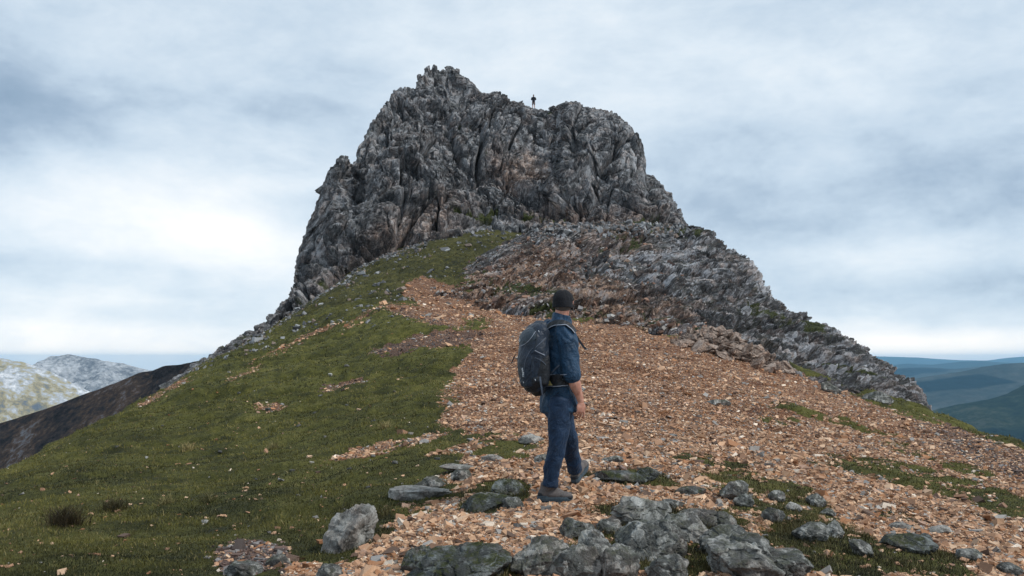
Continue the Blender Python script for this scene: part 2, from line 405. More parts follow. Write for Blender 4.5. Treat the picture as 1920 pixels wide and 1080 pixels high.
# ------------------------------------------------------------------ rock faces
def rock_sheet(name, T, mat, stepx, nrow, lean, seed, amp, back=14.0, red=None, turf=None, crest_keep=.45, smoothcols=0, crestline=None):
    pxs = sorted(T); nr = len(T[pxs[0]])
    tab = np.array([T[k] for k in pxs], float)                       # col, row, (Y, py)
    c = np.arange(pxs[0], pxs[-1] + .01, stepx)
    cols = np.stack([np.stack([np.interp(c, pxs, tab[:, r, k]) for k in (0, 1)], -1) for r in range(nr)], 1)
    if smoothcols:
        ker = np.hanning(smoothcols * 2 + 3)[1:-1]; ker /= ker.sum(); pad = len(ker) // 2
        for r in range(nr - 1):
            for k in (0, 1):
                v = np.pad(cols[:, r, k], pad, mode='edge'); cols[:, r, k] = np.convolve(v, ker, 'valid')
    if crestline:
        cl_ = np.array(crestline, float); cy_ = np.interp(c, cl_[:, 0], cl_[:, 1]); m_ = (c >= cl_[0, 0]) & (c <= cl_[-1, 0])
        cols[m_, -1, 1] = cy_[m_]
        for r in range(nr - 2, -1, -1): cols[:, r, 1] = np.maximum(cols[:, r, 1], cols[:, r + 1, 1] + 1.0)
    W = P(c[:, None], cols[:, :, 1], cols[:, :, 0])                  # world control rows
    r0 = W[:, 0].copy(); r0[:, 1] -= .8; r0[:, 2] -= 4.0
    e = W[:, -1]
    b1 = e.copy(); b1[:, 1] += back * .12; b1[:, 2] -= back * .02; b1[:, 0] *= b1[:, 1] / e[:, 1]
    b2 = e.copy(); b2[:, 1] += back * .45; b2[:, 2] -= back * .35
    b3 = e.copy(); b3[:, 1] += back; b3[:, 2] -= back * 1.6
    C = np.concatenate([r0[:, None], W, b1[:, None], b2[:, None], b3[:, None]], 1)
    # fine polyline through the control rows (catmull-rom), resampled by apparent length
    K = C.shape[1]; pad = np.concatenate([2 * C[:, :1] - C[:, 1:2], C, 2 * C[:, -1:] - C[:, -2:-1]], 1)
    tt = np.linspace(0, 1, 24, endpoint=False); segs = []
    for s in range(K - 1):
        p0, p1, p2, p3 = (pad[:, s + i][:, None] for i in range(4)); t = tt[None, :, None]
        segs.append(.5 * (2 * p1 + .7 * (p2 - p0) * t + (2 * p0 * .7 - 3.7 * p1 + 1 * 0 + (3.7 - 1.4 + .7) * 0 * p0 + 0 * p0) * 0) * 0 +
                    (p1 * (2 * t ** 3 - 3 * t ** 2 + 1) + p2 * (-2 * t ** 3 + 3 * t ** 2) + .35 * (p2 - p0) * (t ** 3 - 2 * t ** 2 + t) + .35 * (p3 - p1) * (t ** 3 - t ** 2)))
    L = np.concatenate(segs + [C[:, -1:]], 1)
    ppx, ppy = proj(L)
    dl = np.hypot(np.diff(ppx, axis=1), np.diff(ppy, axis=1)) + np.linalg.norm(np.diff(L, axis=1), axis=2) * 5
    nfront = 24 * (K - 3)
    dl[:, nfront:] *= .35; dl[:, :24] *= .3
    s = np.concatenate([np.zeros((len(c), 1)), np.cumsum(dl, 1)], 1)
    Gd = np.empty((len(c), nrow, 3)); crest = np.empty((len(c), nrow))
    for i in range(len(c)):
        q = np.linspace(0, s[i, -1], nrow)
        for k in range(3): Gd[i, :, k] = np.interp(q, s[i], L[i, :, k])
        sc0 = s[i, 24 * (K - 4)]
        crest[i] = np.abs(q - sc0)
    N = grid_normals(Gd)
    if (N[..., 1].mean() > 0): N = -N
    flip = N[..., 1].mean() < 0
    p = Gd.reshape(-1, 3)
    ca, sa = math.cos(R(lean)), math.sin(R(lean))
    w = np.stack([vnoise(p * .11, seed + 1), vnoise(p * .11 + 9, seed + 2), vnoise(p * .11 + 5, seed + 3)], -1) * 2.2
    q = p + w + np.stack([vnoise(p * .5, seed + 4), vnoise(p * .5 + 9, seed + 5), vnoise(p * .5 + 7, seed + 6)], -1) * .22
    q = np.stack([q[:, 0] * ca - q[:, 2] * sa, q[:, 1], q[:, 0] * sa + q[:, 2] * ca], -1)
    px_, _py = proj(p)
    Hf = np.repeat(W[:, -1, 2] - W[:, 0, 2], nrow)
    kc = sstep(0, 55, crest.ravel())
    d = np.zeros(len(p), np.float32); tint = np.zeros(len(p), np.float32)
    for k, (scale, st, a, crack, cw) in enumerate(amp):
        h, e_, t = facet(q / np.array([scale, scale, scale * st]), seed + 20 + k)
        kk = (crest_keep + (1 - crest_keep) * kc) if scale > 1.5 else 1.0
        am_ = np.clip((px_[:] - 1180) / 120, .85, 1.1) if name == 'rock_spur' else (.4 + .6 * sstep(0, 45, np.abs(px_ - 1203))) * (.6 + .4 * sstep(0, 35, np.abs(px_ - 600)))
        d += am_ * (a * h - crack * np.exp(-(e_ / cw) ** 2)) * np.clip(Hf / (scale * 1.3), .03, 1) * kk
        tint += t / len(amp) if k else t / len(amp)
    r = np.zeros(len(p)); t_ = np.zeros(len(p))
    px, py = proj(p)
    jw = fbm(p * .35, seed + 60, 4) * 22
    if red: 
        for cx, cy, rx, ry, an, s_ in red: r = np.maximum(r, s_ * sstep(0, .8, ell(px + jw, py + jw * .6, cx, cy, rx, ry, an)))
    if turf:
        tn = fbm(p * 1.1, seed + 70, 4)
        for cx, cy, rx, ry, an, s_ in turf: t_ = np.maximum(t_, sstep(.45, .6, s_ * ell(px + jw, py + jw * .6, cx, cy, rx, ry, an) + tn * .75))
    d = d * (1 - .55 * t_)
    Nd = N.reshape(-1, 3).copy()
    if name == 'rock_spur':
        Nd = Nd + np.array([.80, -.25, .45]) * 1.1; Nd /= np.linalg.norm(Nd, axis=1, keepdims=True)
    pd = p + Nd * d[:, None]
    F = grid_faces(len(c), nrow)
    if flip is not None:
        a, b, c_, e0 = F[0]; n0 = np.cross(pd[b] - pd[a], pd[e0] - pd[a])
        Gp = pd.reshape(len(c), nrow, 3)
        if grid_normals(Gp)[:, :, 1].mean() > 0: F = F[:, ::-1]
    return new_mesh(name, pd, F, mat, False, {'tint': tint, 'red': r, 'turf': t_})

AMP = [(11, 2.8, 2.3, 2.4, .03), (4.8, 3.6, 1.35, 1.7, .03), (2.0, 2.3, .62, .6, .05), (.85, 1.9, .27, .20, .09), (.38, 1.5, .13, .05, .2)]
CRAG = {
 300: [(40,738),(41,734),(42,731),(43,728),(44,726)],
 340: [(42,724),(43,719),(44,714),(45,708),(46,703)],
 370: [(45,708),(45.8,702),(46.5,696),(47.2,690),(48,683)],
 430: [(50,684),(51,674),(52,666),(54,656),(56,646)],
 500: [(58,645),(60,634),(63,622),(65,613),(67,604)],
 545: [(64,616),(67,603),(70,588),(73,572),(76,556)],
 556: [(66,609),(70,590),(74,565),(79,525),(83,490)],
 590: [(67,590),(72,562),(77,515),(81,460),(86,400)],
 622: [(68,570),(73,540),(78,470),(82,395),(87,318)],
 632: [(68,566),(73,535),(78,460),(82,385),(87,300)],
 652: [(69,552),(74,520),(79,450),(84,380),(87,300)],
 668: [(70,545),(75,510),(80,440),(85,370),(89,300)],
 690: [(71,530),(76,495),(81,415),(86,335),(91,250)],
 715: [(72,515),(77,475),(82,385),(87,300),(93,196)],
 745: [(73,500),(78,452),(83,365),(88,275),(95,170)],
 790: [(75,478),(80,435),(85,345),(90,255),(98,150)],
 820: [(77,462),(81,425),(86,345),(91,250),(101,134)],
 852: [(78,450),(82,412),(86,340),(92,245),(102,128)],
 885: [(79,440),(83,400),(87,335),(93,250),(102,150)],
 930: [(80,432),(84,395),(87,335),(94,260),(101,176)],
 965: [(80,430),(84,395),(88,335),(95,265),(101,190)],
 1000: [(80,430),(84,400),(90,340),(97,280),(102,207)],
 1045: [(79,432),(84,402),(91,340),(98,275),(102,208)],
 1054: [(78,434),(83,402),(88,340),(96,268),(101,202)],
 1066: [(78,436),(82,404),(87,340),(94,262),(100,193)],
 1130: [(78,438),(81,404),(85,338),(91,262),(98,205)],
 1160: [(78,438),(81,406),(85,345),(91,272),(97,216)],
 1185: [(78,440),(81,410),(84,352),(90,292),(96,240)],
 1202: [(78,442),(80.5,414),(84,372),(89,320),(95,275)],
 1211: [(78,445),(80.5,420),(83,390),(88,358),(93,330)],
 1255: [(79,450),(80.5,432),(82,412),(85,390),(90,370)],
 1285: [(80,458),(81,448),(82,438),(83,428),(85,419)],
 1300: [(81,470),(81.5,464),(82,458),(83,452),(84,446)],
}
crag = rock_sheet('crag', CRAG, MROCK, 1.3, 560, 14, 100, AMP, back=13, smoothcols=1, crest_keep=.12,
    crestline=[(545,556),(556,490),(572,445),(590,400),(608,350),(622,318),(632,302),(640,298),(652,297),(658,309),(664,305),(671,280),(690,250),(702,222),(716,196),(739,172),(757,166),(779,168),(783,152),(799,136),(806,140),(815,131),(827,138),(844,126),(858,136),(872,143),(886,152),(906,172),(926,172),(946,180),(958,190),(978,192),(992,205),(1018,208),(1040,208),(1053,209),(1061,192),(1081,192),(1097,201),(1129,204),(1157,215),(1185,237),(1202,269),(1206,305),(1211,329),(1225,332),(1257,367),(1280,402),(1288,421),(1300,446)],
    red=[(980,320,60,35,25,.55),(740,470,170,55,-32,.4),(1130,420,160,30,5,.5),(800,400,60,25,-20,.45)],
    turf=[(900,405,90,9,-5,.62),(1030,412,90,8,0,.6),(1225,430,70,14,8,.85),(660,520,90,12,-28,.55),(560,590,60,9,-20,.6),(1030,212,30,3,0,.7),(880,365,30,8,0,.45),(480,630,70,8,-22,.6),(390,690,50,8,-35,.5)])
tag(crag, kind='structure')
AMPK = [(6, 2.4, .8, .7, .06), (2.4, 3.2, .55, .7, .06), (1.0, 2.8, .27, .28, .1), (.45, 2.4, .15, .1, .15), (.22, 2.2, .07, .03, .2)]
KNOLL = {
 782: [(58,554),(58.5,552),(59,550),(59.5,549)],
 810: [(57,556),(59,548),(61,541),(63,535)],
 850: [(54,568),(58,550),(62,530),(65,514)],
 900: [(51,578),(57,545),(63,505),(69,478)],
 950: [(48,588),(56,543),(64,487),(72,453)],
 1000: [(46,594),(55,543),(65,472),(75,432)],
 1050: [(44,600),(54,538),(66,458),(79,420)],
 1120: [(42,604),(53,538),(66,463),(80,418)],
 1200: [(39,612),(50,550),(64,473),(80,420)],
 1260: [(36,628),(47,562),(62,490),(79,424)],
 1300: [(34,645),(45,585),(60,503),(77,424)],
 1325: [(33.5,652),(44,592),(58,515),(75,433)],
 1370: [(32.5,668),(42,612),(54,542),(70,470)],
 1410: [(31.5,682),(40,635),(51,575),(66,510)],
 1440: [(31,692),(38,660),(48,608),(62,550)],
 1475: [(31,700),(37,672),(46,625),(58,582)],
 1500: [(31,708),(37,682),(45,640),(56,590)],
 1560: [(31,724),(36,700),(42,665),(51,622)],
 1605: [(31.5,737),(35,716),(40,680),(47,640)],
 1645: [(32,747),(34,732),(38,705),(44,680)],
 1690: [(33,760),(35,745),(37,725),(41,702)],
 1732: [(34,770),(35,763),(36,752),(37,740)],
 1742: [(34.5,778),(35,774),(36,768),(37,762)],
 1750: [(34.5,790),(35,788),(36,786),(37,784)],
}
knoll = rock_sheet('rock_spur', KNOLL, MKNOLL, 1.3, 330, 56, 300, AMPK, back=9, crest_keep=.25, smoothcols=2,
    crestline=[(1290,424),(1310,424),(1330,436),(1350,452),(1372,468),(1400,482),(1420,505),(1435,540),(1455,560),(1470,578),(1500,588),(1520,600),(1545,612),(1575,625),(1600,640),(1622,648),(1640,679),(1665,690),(1690,702),(1715,722),(1733,742),(1741,766)],
    red=[(960,525,150,45,-22,.95),(1100,560,150,50,10,.95),(860,540,90,30,-15,1),(1150,600,150,16,5,1),(1230,580,90,34,10,.6),(1150,450,70,22,5,.55)],
    turf=[(985,545,90,16,10,.72),(900,520,50,10,-20,.6),(1130,590,70,10,5,.65),(1240,425,90,14,8,.75),(1040,590,60,12,0,.75),(1270,610,60,12,20,.75),(1340,640,70,10,20,.5),(1450,590,60,10,25,.75),(1620,700,100,12,25,.55),(1530,612,50,9,28,.7),(1160,455,60,12,0,.55)])
tag(knoll, kind='structure')

# ------------------------------------------------------------------ far hills, valley
def mat_hill(name, stops, scale, scale2=8, streak=None, forest=None, bumpd=None):
    m = NT(name)
    v = m.map((1, 1, 1)) if streak is None else m.map(streak[0], streak[1])
    f = m.math('ADD', m.math('MULTIPLY', m.noise(scale, 6, .65, v=v), .6), m.math('MULTIPLY', m.noise(scale * scale2, 6, .7, v=v), .4))
    c = m.ramp(f, stops)
    if forest: c = m.mix(m.attr('forest'), c, forest)
    m.color(c); m.b.inputs['Roughness'].default_value = 1; m.b.inputs['Specular IOR Level'].default_value = 0
    if bumpd: m.bump(m.noise(scale * scale2 * .7, 8, .75, v=v), bumpd, 1)
    return m.m

def ridge(name, crest, run, zb, mat, amp, nscale, seed, nrow=150, step=2.0, forest=None, prof=1.0, backrun=None, rough=None):
    crest = np.array(crest, float)
    c = np.arange(crest[0, 0], crest[-1, 0] + .1, step)
    py = np.interp(c, crest[:, 0], crest[:, 1]); Y = np.interp(c, crest[:, 0], crest[:, 2])
    ker = np.hanning(9)[1:-1]; ker /= ker.sum(); py = np.convolve(np.pad(py, 3, mode='edge'), ker, 'valid')
    e = P(c, py, Y)
    t = np.linspace(-.35, 1, nrow)[None, :]
    yy = e[:, 1:2] - run * t
    dz = (e[:, 2:3] - zb) * np.clip(np.where(t > 0, t, -t * 2.2), 0, 1) ** prof
    zz = e[:, 2:3] - dz
    xx = e[:, 0:1] * np.ones_like(t)
    Gd = np.stack([xx, yy, zz], -1); p = Gd.reshape(-1, 3)
    k = 1 - np.abs(fbm(p / nscale * np.array([1, .6, 1]), seed, 6, .52)) * 2
    tf = np.clip(np.abs(np.broadcast_to(t, xx.shape)).ravel() * 5, .12, 1)
    p[:, 2] += (k - .6) * amp * tf
    at = {}
    if forest is not None:
        px, py_ = proj(p); jn = fbm(p / nscale * 3, seed + 9, 3) * 5
        at['forest'] = sstep(1.5, -1.5, poly_sd(px + jn, py_ + jn * .5, np.array(forest, float)))
    o = new_mesh(name, p, grid_faces(len(c), nrow), mat, True, at); tag(o, kind='structure'); return o

MDR = mat_hill('dark_scree', [(.36, (.010, .011, .014)), (.47, (.036, .036, .040)), (.54, (.085, .062, .05)), (.62, (.16, .18, .21))], .035, 12, bumpd=3)
ridge('scree_ridge', [(-700,1010,300),(-300,880,310),(0,790,330),(40,778,330),(110,757,325),(200,722,320),(262,697,315),(285,694,315),(310,686,310),(335,684,310),(372,677,300),(430,670,300),(560,672,300)],
      190, -170, MDR, 7, 38, 500, nrow=420, step=2)
MBM = mat_hill('sunlit_pale_mountain', [(.34, (.10, .12, .15)), (.46, (.26, .28, .31)), (.54, (.48, .50, .53)), (.66, (.75, .77, .80))], .007, 8, bumpd=25)  # pale grey rock, albedo brightened to stand for sunlight on it
MBH = mat_hill('sunlit_pale_hillside', [(.36, (.15, .18, .22)), (.44, (.34, .30, .19)), (.48, (.46, .41, .27)), (.52, (.42, .45, .49)), (.62, (.85, .86, .88))], .006, 8, bumpd=18)  # pale rock and yellowish grass, with sunshine put into the bright albedo
ridge('mountain', [(-500,700,3600),(40,694,3600),(72,684,3600),(92,670,3600),(108,668,3600),(128,663,3600),(150,667,3600),(180,671,3600),(225,682,3600),(272,692,3600),(330,706,3600),(450,740,3600)],
      1100, -450, MBM, 120, 300, 520, nrow=260)
ridge('hillside', [(-700,640,2600),(-200,650,2600),(0,672,2600),(40,680,2600),(75,690,2600),(110,706,2600),(150,728,2600),(190,745,2600),(300,800,2600)],
      1400, -600, MBH, 110, 240, 540, nrow=260)
green = [(.36, (.006, .013, .014)), (.5, (.014, .025, .022)), (.62, (.035, .042, .034))]
MH = mat_hill('far_moor', green, .0012, 7, bumpd=20)
MHF = mat_hill('moor_and_forest', [(.36, (.014, .022, .022)), (.5, (.038, .046, .042)), (.62, (.08, .085, .078))], .0016, 7, forest=(.002, .009, .012), bumpd=20)
MHN = mat_hill('near_moor', [(.40, (.003, .008, .009)), (.48, (.010, .020, .015)), (.54, (.022, .034, .021)), (.62, (.06, .065, .045))], .0022, 9, bumpd=20)
ridge('far_hills', [(1300,676,24000),(1500,670,24000),(1640,668,24000),(1720,670,24000),(1790,675,24000),(1850,676,24000),(1885,671,24000),(1920,668,24000),(2000,668,24000),(2500,672,24000)], 4000, -420, MH, 60, 1500, 560, nrow=80, step=4)
ridge('distant_hills', [(1300,684,15000),(1640,687,15000),(1700,682,15000),(1750,684,15000),(1800,678,15000),(1840,676,15000),(1880,680,15000),(1920,681,15000),(2300,676,15000)], 3000, -430, MH, 60, 900, 570, nrow=90, step=3)
ridge('middle_hills', [(1400,700,10000),(1640,696,10000),(1690,690,10000),(1740,689,10000),(1790,692,10000),(1830,688,10000),(1900,690,10000),(2200,700,10000)], 2500, -440, MHF, 50, 600, 580, nrow=90, step=3,
      forest=[(1640,697),(1705,689),(1745,691),(1790,694),(1700,706),(1640,708)])
ridge('moorland_hill', [(1400,760,6500),(1600,740,6500),(1690,714,6500),(1740,706,6500),(1800,697,6500),(1840,688,6500),(1880,682,6500),(1920,680,6500),(1980,679,6500),(2300,700,6500)], 2600, -450, MHF, 45, 420, 590, nrow=140,
      forest=[(1690,722),(1740,714),(1800,705),(1835,701),(1865,706),(1908,717),(1870,723),(1800,731),(1730,736),(1680,740)])
ridge('near_moor_hill', [(1400,840,3600),(1600,800,3600),(1700,780,3600),(1740,771,3600),(1800,757,3600),(1850,750,3600),(1890,737,3600),(1920,722,3600),(2000,700,3600),(2400,690,3600)], 2500, -480, MHN, 70, 330, 600, nrow=330, prof=.85)
xs = np.linspace(-1, 1, 120); ysv = np.exp(np.linspace(math.log(400), math.log(28000), 140))
XV, YV = np.meshgrid(xs, ysv, indexing='ij'); XV = XV * YV * 1.3
pv = np.stack([XV, YV, np.full_like(XV, -455)], -1).reshape(-1, 3); pv[:, 2] += fbm(pv / 1800, 620, 4) * 25
tag(new_mesh('valley', pv, grid_faces(*XV.shape), MHN, True), kind='structure')

# haze: one closed box round everything
def box_mesh(lo, hi):
    V = np.array([(x, y, z) for x in (lo[0], hi[0]) for y in (lo[1], hi[1]) for z in (lo[2], hi[2])], float)
    F = np.array([(0,1,3,2),(4,6,7,5),(0,4,5,1),(2,3,7,6),(0,2,6,4),(1,5,7,3)]); return V, F
hm = bpy.data.materials.new('haze_air'); hm.use_nodes = True; ht = hm.node_tree; ht.nodes.clear()
ho = ht.nodes.new('ShaderNodeOutputMaterial'); hv = ht.nodes.new('ShaderNodeVolumePrincipled'); ht.links.new(hv.outputs[0], ho.inputs['Volume'])
hv.inputs['Color'].default_value = (.36, .70, 1.0, 1); hv.inputs['Density'].default_value = HAZE = 3.6e-5
V, F = box_mesh((-40000, -3000, -900), (40000, 28500, 155))
haze = new_mesh('haze', V, F, hm); tag(haze, kind='stuff')

# ------------------------------------------------------------------ sky and sun
SUN_EL, SUN_AZ = 46, 112       # azimuth clockwise from the view direction (to the right)
w = bpy.data.worlds.new('World'); sc.world = w; w.use_nodes = True; t = w.node_tree; t.nodes.clear()
class WN(NT):
    def __init__(s, tree): s.t = tree; s._p = None
    def pos(s):
        if s._p is None: s._p = s.n('ShaderNodeTexCoord').outputs['Generated']
        return s._p
W_ = WN(t)
out = W_.n('ShaderNodeOutputWorld')
sky = W_.n('ShaderNodeTexSky'); sky.sky_type = 'NISHITA'; sky.sun_disc = False; sky.sun_elevation = R(SUN_EL); sky.sun_rotation = R(SUN_AZ)
sky.altitude = 900; sky.dust_density = 2
bg1 = W_.n('ShaderNodeBackground'); W_.l(sky.outputs[0], bg1.inputs[0]); bg1.inputs[1].default_value = .12
sx = W_.n('ShaderNodeSeparateXYZ'); W_.l(W_.pos(), sx.inputs[0])
zz = W_.math('ADD', W_.math('MAXIMUM', sx.outputs[2], 0.0), .22)
cv = W_.n('ShaderNodeCombineXYZ')
W_.l(W_.math('DIVIDE', sx.outputs[0], zz), cv.inputs[0]); W_.l(W_.math('DIVIDE', sx.outputs[1], zz), cv.inputs[1])
cl = cv.outputs[0]
n1 = W_.noise(.75, 9, .55, v=W_.map((1.3, 1.3, 1), v=cl), dist=.1)
n2 = W_.noise(3.4, 9, .62, v=W_.map((1, 1.2, 2.1)), dist=.2)
nn = W_.noise(2.2, 6, .6)
n3 = W_.noise(11, 8, .62, v=W_.map((1, 1.1, 2.0)), dist=.3)
f = W_.math('ADD', W_.math('MULTIPLY', n1, .52), W_.math('ADD', W_.math('MULTIPLY', n2, .56), W_.math('MULTIPLY', n3, .22)))
f = W_.math('SUBTRACT', f, .15)
def blob(px, py, rx, ry, rz=None):
    d = P(px, py, 1.0); d = d / np.linalg.norm(d)
    m_ = W_.n('ShaderNodeVectorMath'); m_.operation = 'SUBTRACT'; W_.l(W_.pos(), m_.inputs[0]); m_.inputs[1].default_value = tuple(d)
    s_ = W_.n('ShaderNodeVectorMath'); s_.operation = 'MULTIPLY'; W_.l(m_.outputs[0], s_.inputs[0]); s_.inputs[1].default_value = (1 / rx, 1 / rx, 1 / ry)
    l_ = W_.n('ShaderNodeVectorMath'); l_.operation = 'LENGTH'; W_.l(s_.outputs[0], l_.inputs[0])
    x = W_.math('ADD', l_.outputs[1], W_.math('MULTIPLY', W_.math('SUBTRACT', nn, .5), 1.5))
    r = W_.n('ShaderNodeMapRange'); r.interpolation_type = 'SMOOTHSTEP'; W_.l(x, r.inputs[0])
    r.inputs[1].default_value = 1.25; r.inputs[2].default_value = .1; r.inputs[3].default_value = 0; r.inputs[4].default_value = 1
    return r.outputs[0]
BL = [(60,230,.26,.10,-.17),(420,130,.16,.05,-.07),(1850,370,.30,.075,-.20),(1780,560,.22,.035,-.26),(560,395,.07,.028,-.15),(180,90,.25,.05,.05),
      (260,370,.26,.09,.22),(430,450,.12,.06,.12),(1250,60,.5,.12,.05),(1560,480,.22,.035,.08),(1750,650,.3,.018,.16),(1350,300,.10,.10,-.05),(100,500,.15,.022,-.12),(200,590,.3,.014,-.07),(150,660,.3,.012,.10),(1480,180,.25,.06,.06)]
for px, py, rx, ry, s_ in BL: f = W_.math('ADD', f, W_.math('MULTIPLY', blob(px, py, rx, ry), s_))
hz = W_.n('ShaderNodeMapRange'); W_.l(sx.outputs[2], hz.inputs[0]); hz.inputs[1].default_value = .10; hz.inputs[2].default_value = .0; hz.inputs[3].default_value = 0; hz.inputs[4].default_value = .30
f = W_.math('ADD', f, hz.outputs[0])
cc = W_.ramp(f, [(.18, (.22, .32, .44)), (.33, (.36, .465, .59)), (.45, (.54, .65, .76)), (.57, (.69, .78, .86)), (.74, (.90, .93, .95)), (.98, (1.22, 1.14, 1.05))])
bg2 = W_.n('ShaderNodeBackground'); W_.l(cc, bg2.inputs[0]); bg2.inputs[1].default_value = 1.08
mx = W_.n('ShaderNodeMixShader'); mx.inputs[0].default_value = .93
W_.l(bg1.outputs[0], mx.inputs[1]); W_.l(bg2.outputs[0], mx.inputs[2]); W_.l(mx.outputs[0], out.inputs[0])
sun = bpy.data.lights.new('sun', 'SUN'); sun.energy = 1.8; sun.angle = R(11); sun.color = (1, .95, .88)
sun.energy = 2.7; so = bpy.data.objects.new('sun', sun); col.objects.link(so)
sd = Vector((math.sin(R(SUN_AZ)) * math.cos(R(SUN_EL)), math.cos(R(SUN_AZ)) * math.cos(R(SUN_EL)), math.sin(R(SUN_EL))))
so.rotation_euler = sd.to_track_quat('Z', 'Y').to_euler()
sc.view_settings.view_transform = 'Standard'; sc.view_settings.look = 'None'; sc.view_settings.gamma = 1; sc.view_settings.exposure = 0.05
sc.cycles.use_denoising = True; sc.cycles.max_bounces = 5; sc.cycles.volume_bounces = 2
# ------------------------------------------------------------------ gravel, small stones
def rotmats(ax, ay, az):
    n = len(ax); cx, sx_, cy, sy, cz, sz = np.cos(ax), np.sin(ax), np.cos(ay), np.sin(ay), np.cos(az), np.sin(az)
    M = np.empty((n, 3, 3)); M[:, 0, 0] = cz * cy; M[:, 0, 1] = cz * sy * sx_ - sz * cx; M[:, 0, 2] = cz * sy * cx + sz * sx_
    M[:, 1, 0] = sz * cy; M[:, 1, 1] = sz * sy * sx_ + cz * cx; M[:, 1, 2] = sz * sy * cx - cz * sx_
    M[:, 2, 0] = -sy; M[:, 2, 1] = cy * sx_; M[:, 2, 2] = cy * cx
    return M
cube = np.array([(x, y, z) for x in (-1, 1) for y in (-1, 1) for z in (-1, 1)], float)
cf = np.array([(0,1,3),(0,3,2),(4,6,7),(4,7,5),(0,4,5),(0,5,1),(2,3,7),(2,7,6),(0,2,6),(0,6,4),(1,5,7),(1,7,3)])
SV = np.stack([cube * rng.uniform(.35, 1.15, (8, 3)) for _ in range(40)])
def shards(name, pos, size, cols, flatn=(.22, .5), tilt=.35, kind=None):
    n = len(pos)
    s = np.stack([size * rng.uniform(.6, 1.25, n), size * rng.uniform(.45, .9, n), size * rng.uniform(*flatn, n)], -1)
    V = SV[rng.integers(0, len(SV), n)] * s[:, None, :]
    M = rotmats(rng.normal(0, tilt, n), rng.normal(0, tilt, n), rng.uniform(0, 6.28, n))
    V = np.einsum('nij,nkj->nki', M, V) + pos[:, None, :]
    F = (cf[None] + (np.arange(n) * 8)[:, None, None]).reshape(-1, 3)
    o = new_mesh(name, V.reshape(-1, 3), F, MSTONE, False, {'Col': np.repeat(cols, 8, 0)})
    if kind: o['kind'] = kind
    return o
PAL = np.array([(.46,.29,.185),(.37,.22,.14),(.60,.42,.29),(.31,.155,.08),(.20,.12,.08),(.12,.08,.062),(.21,.21,.21),(.66,.57,.48),(.41,.27,.20),(.31,.30,.29)])
PAL = PAL * np.array([1.0, .98, .95])
PW = np.array([.22,.21,.12,.12,.11,.06,.04,.035,.05,.035])
PALD = np.array([(.13,.085,.07),(.09,.06,.052),(.19,.13,.11),(.20,.19,.19),(.07,.055,.05)])
def scatter(n, ylo, yhi, alim=.68, p=1.0):
    y = np.exp(rng.uniform(math.log(ylo), math.log(yhi), n)) if p == 1 else (rng.uniform(ylo ** p, yhi ** p, n)) ** (1 / p)
    x = rng.uniform(-alim, alim, n) * y
    return x, y
allp, alls, allc = [], [], []
for n, y0, y1, s0 in ((260000, 3.9, 12, .0095), (250000, 12, 40, .0140), (40000, 40, 64, .045)):
    x, y = scatter(n, y0, y1)
    z = gz(x, y); p = np.stack([x, y, z], -1)
    g, dk_ = masks(p)
    pr = sstep(.25, .6, g + rng.normal(0, .12, n)) + .0035
    keep = rng.random(n) < pr
    p, dk_ = p[keep], dk_[keep]; y = p[:, 1]
    size = s0 * np.exp(rng.normal(0, .52, len(p))) * np.clip((y / y0) ** .5, 1, 2)
    c = PAL[rng.choice(len(PAL), len(p), p=PW / PW.sum())] * rng.uniform(.72, 1.2, (len(p), 1)) * (1 + .14 * sstep(9, 22, y))[:, None]
    # the right-hand flank is browner
    c = np.where((rng.random(len(p)) < dk_ * .8)[:, None], PALD[rng.integers(0, 5, len(p))], c)
    p[:, 2] += size * .12
    allp.append(p); alls.append(size); allc.append(c)
# larger flakes strewn over the near gravel
x, y = scatter(2600, 4.0, 24); p = np.stack([x, y, gz(x, y)], -1); g, dk_ = masks(p)
k = (rng.random(len(p)) < g * .8 + .01); p = p[k]; sz = .027 * np.exp(rng.normal(0, .4, len(p))) * np.clip((p[:, 1] / 7) ** .4, .8, 2)
c = PAL[rng.choice(len(PAL), len(p), p=PW / PW.sum())] * .85; p[:, 2] += sz * .15
allp.append(p); alls.append(sz); allc.append(c)
shards('gravel', np.concatenate(allp), np.concatenate(alls), np.concatenate(allc), kind='stuff')

# ------------------------------------------------------------------ turf
def blades(name, pos, h, wd, cols, lean=.5, kind='stuff', mat=None, parent=None):
    n = len(pos); a = rng.uniform(0, 6.283, n); b = rng.uniform(0, 6.283, n); l = np.abs(rng.normal(0, lean, n)) + .15
    side = np.stack([np.cos(a), np.sin(a), np.zeros(n)], -1) * (wd / 2)[:, None]
    d = np.stack([np.cos(b) * np.sin(l), np.sin(b) * np.sin(l), np.cos(l)], -1)
    V = np.empty((n, 5, 3)); base = pos - np.array([0, 0, .01]); mid = pos + d * (h * .55)[:, None]
    tip = pos + d * h[:, None] + np.stack([np.cos(b), np.sin(b), -np.ones(n) * .6], -1) * (h * .18)[:, None]
    V[:, 0] = base - side; V[:, 1] = base + side; V[:, 2] = mid + side * .7; V[:, 3] = mid - side * .7; V[:, 4] = tip
    F = np.concatenate([np.stack([np.arange(n) * 5 + q for q in t_], -1) for t_ in ((0,1,2),(0,2,3),(3,2,4))])
    C = np.repeat(cols[:, None], 5, 1); C = C * np.array([.75, .75, 1, 1, 1.15])[None, :, None] ** 0
    o = new_mesh(name, V.reshape(-1, 3), F, mat or MBLADE, False, {'Col': C.reshape(-1, 3)}, parent=parent)
    if kind: o['kind'] = kind
    return o
bp, bh, bw, bc = [], [], [], []
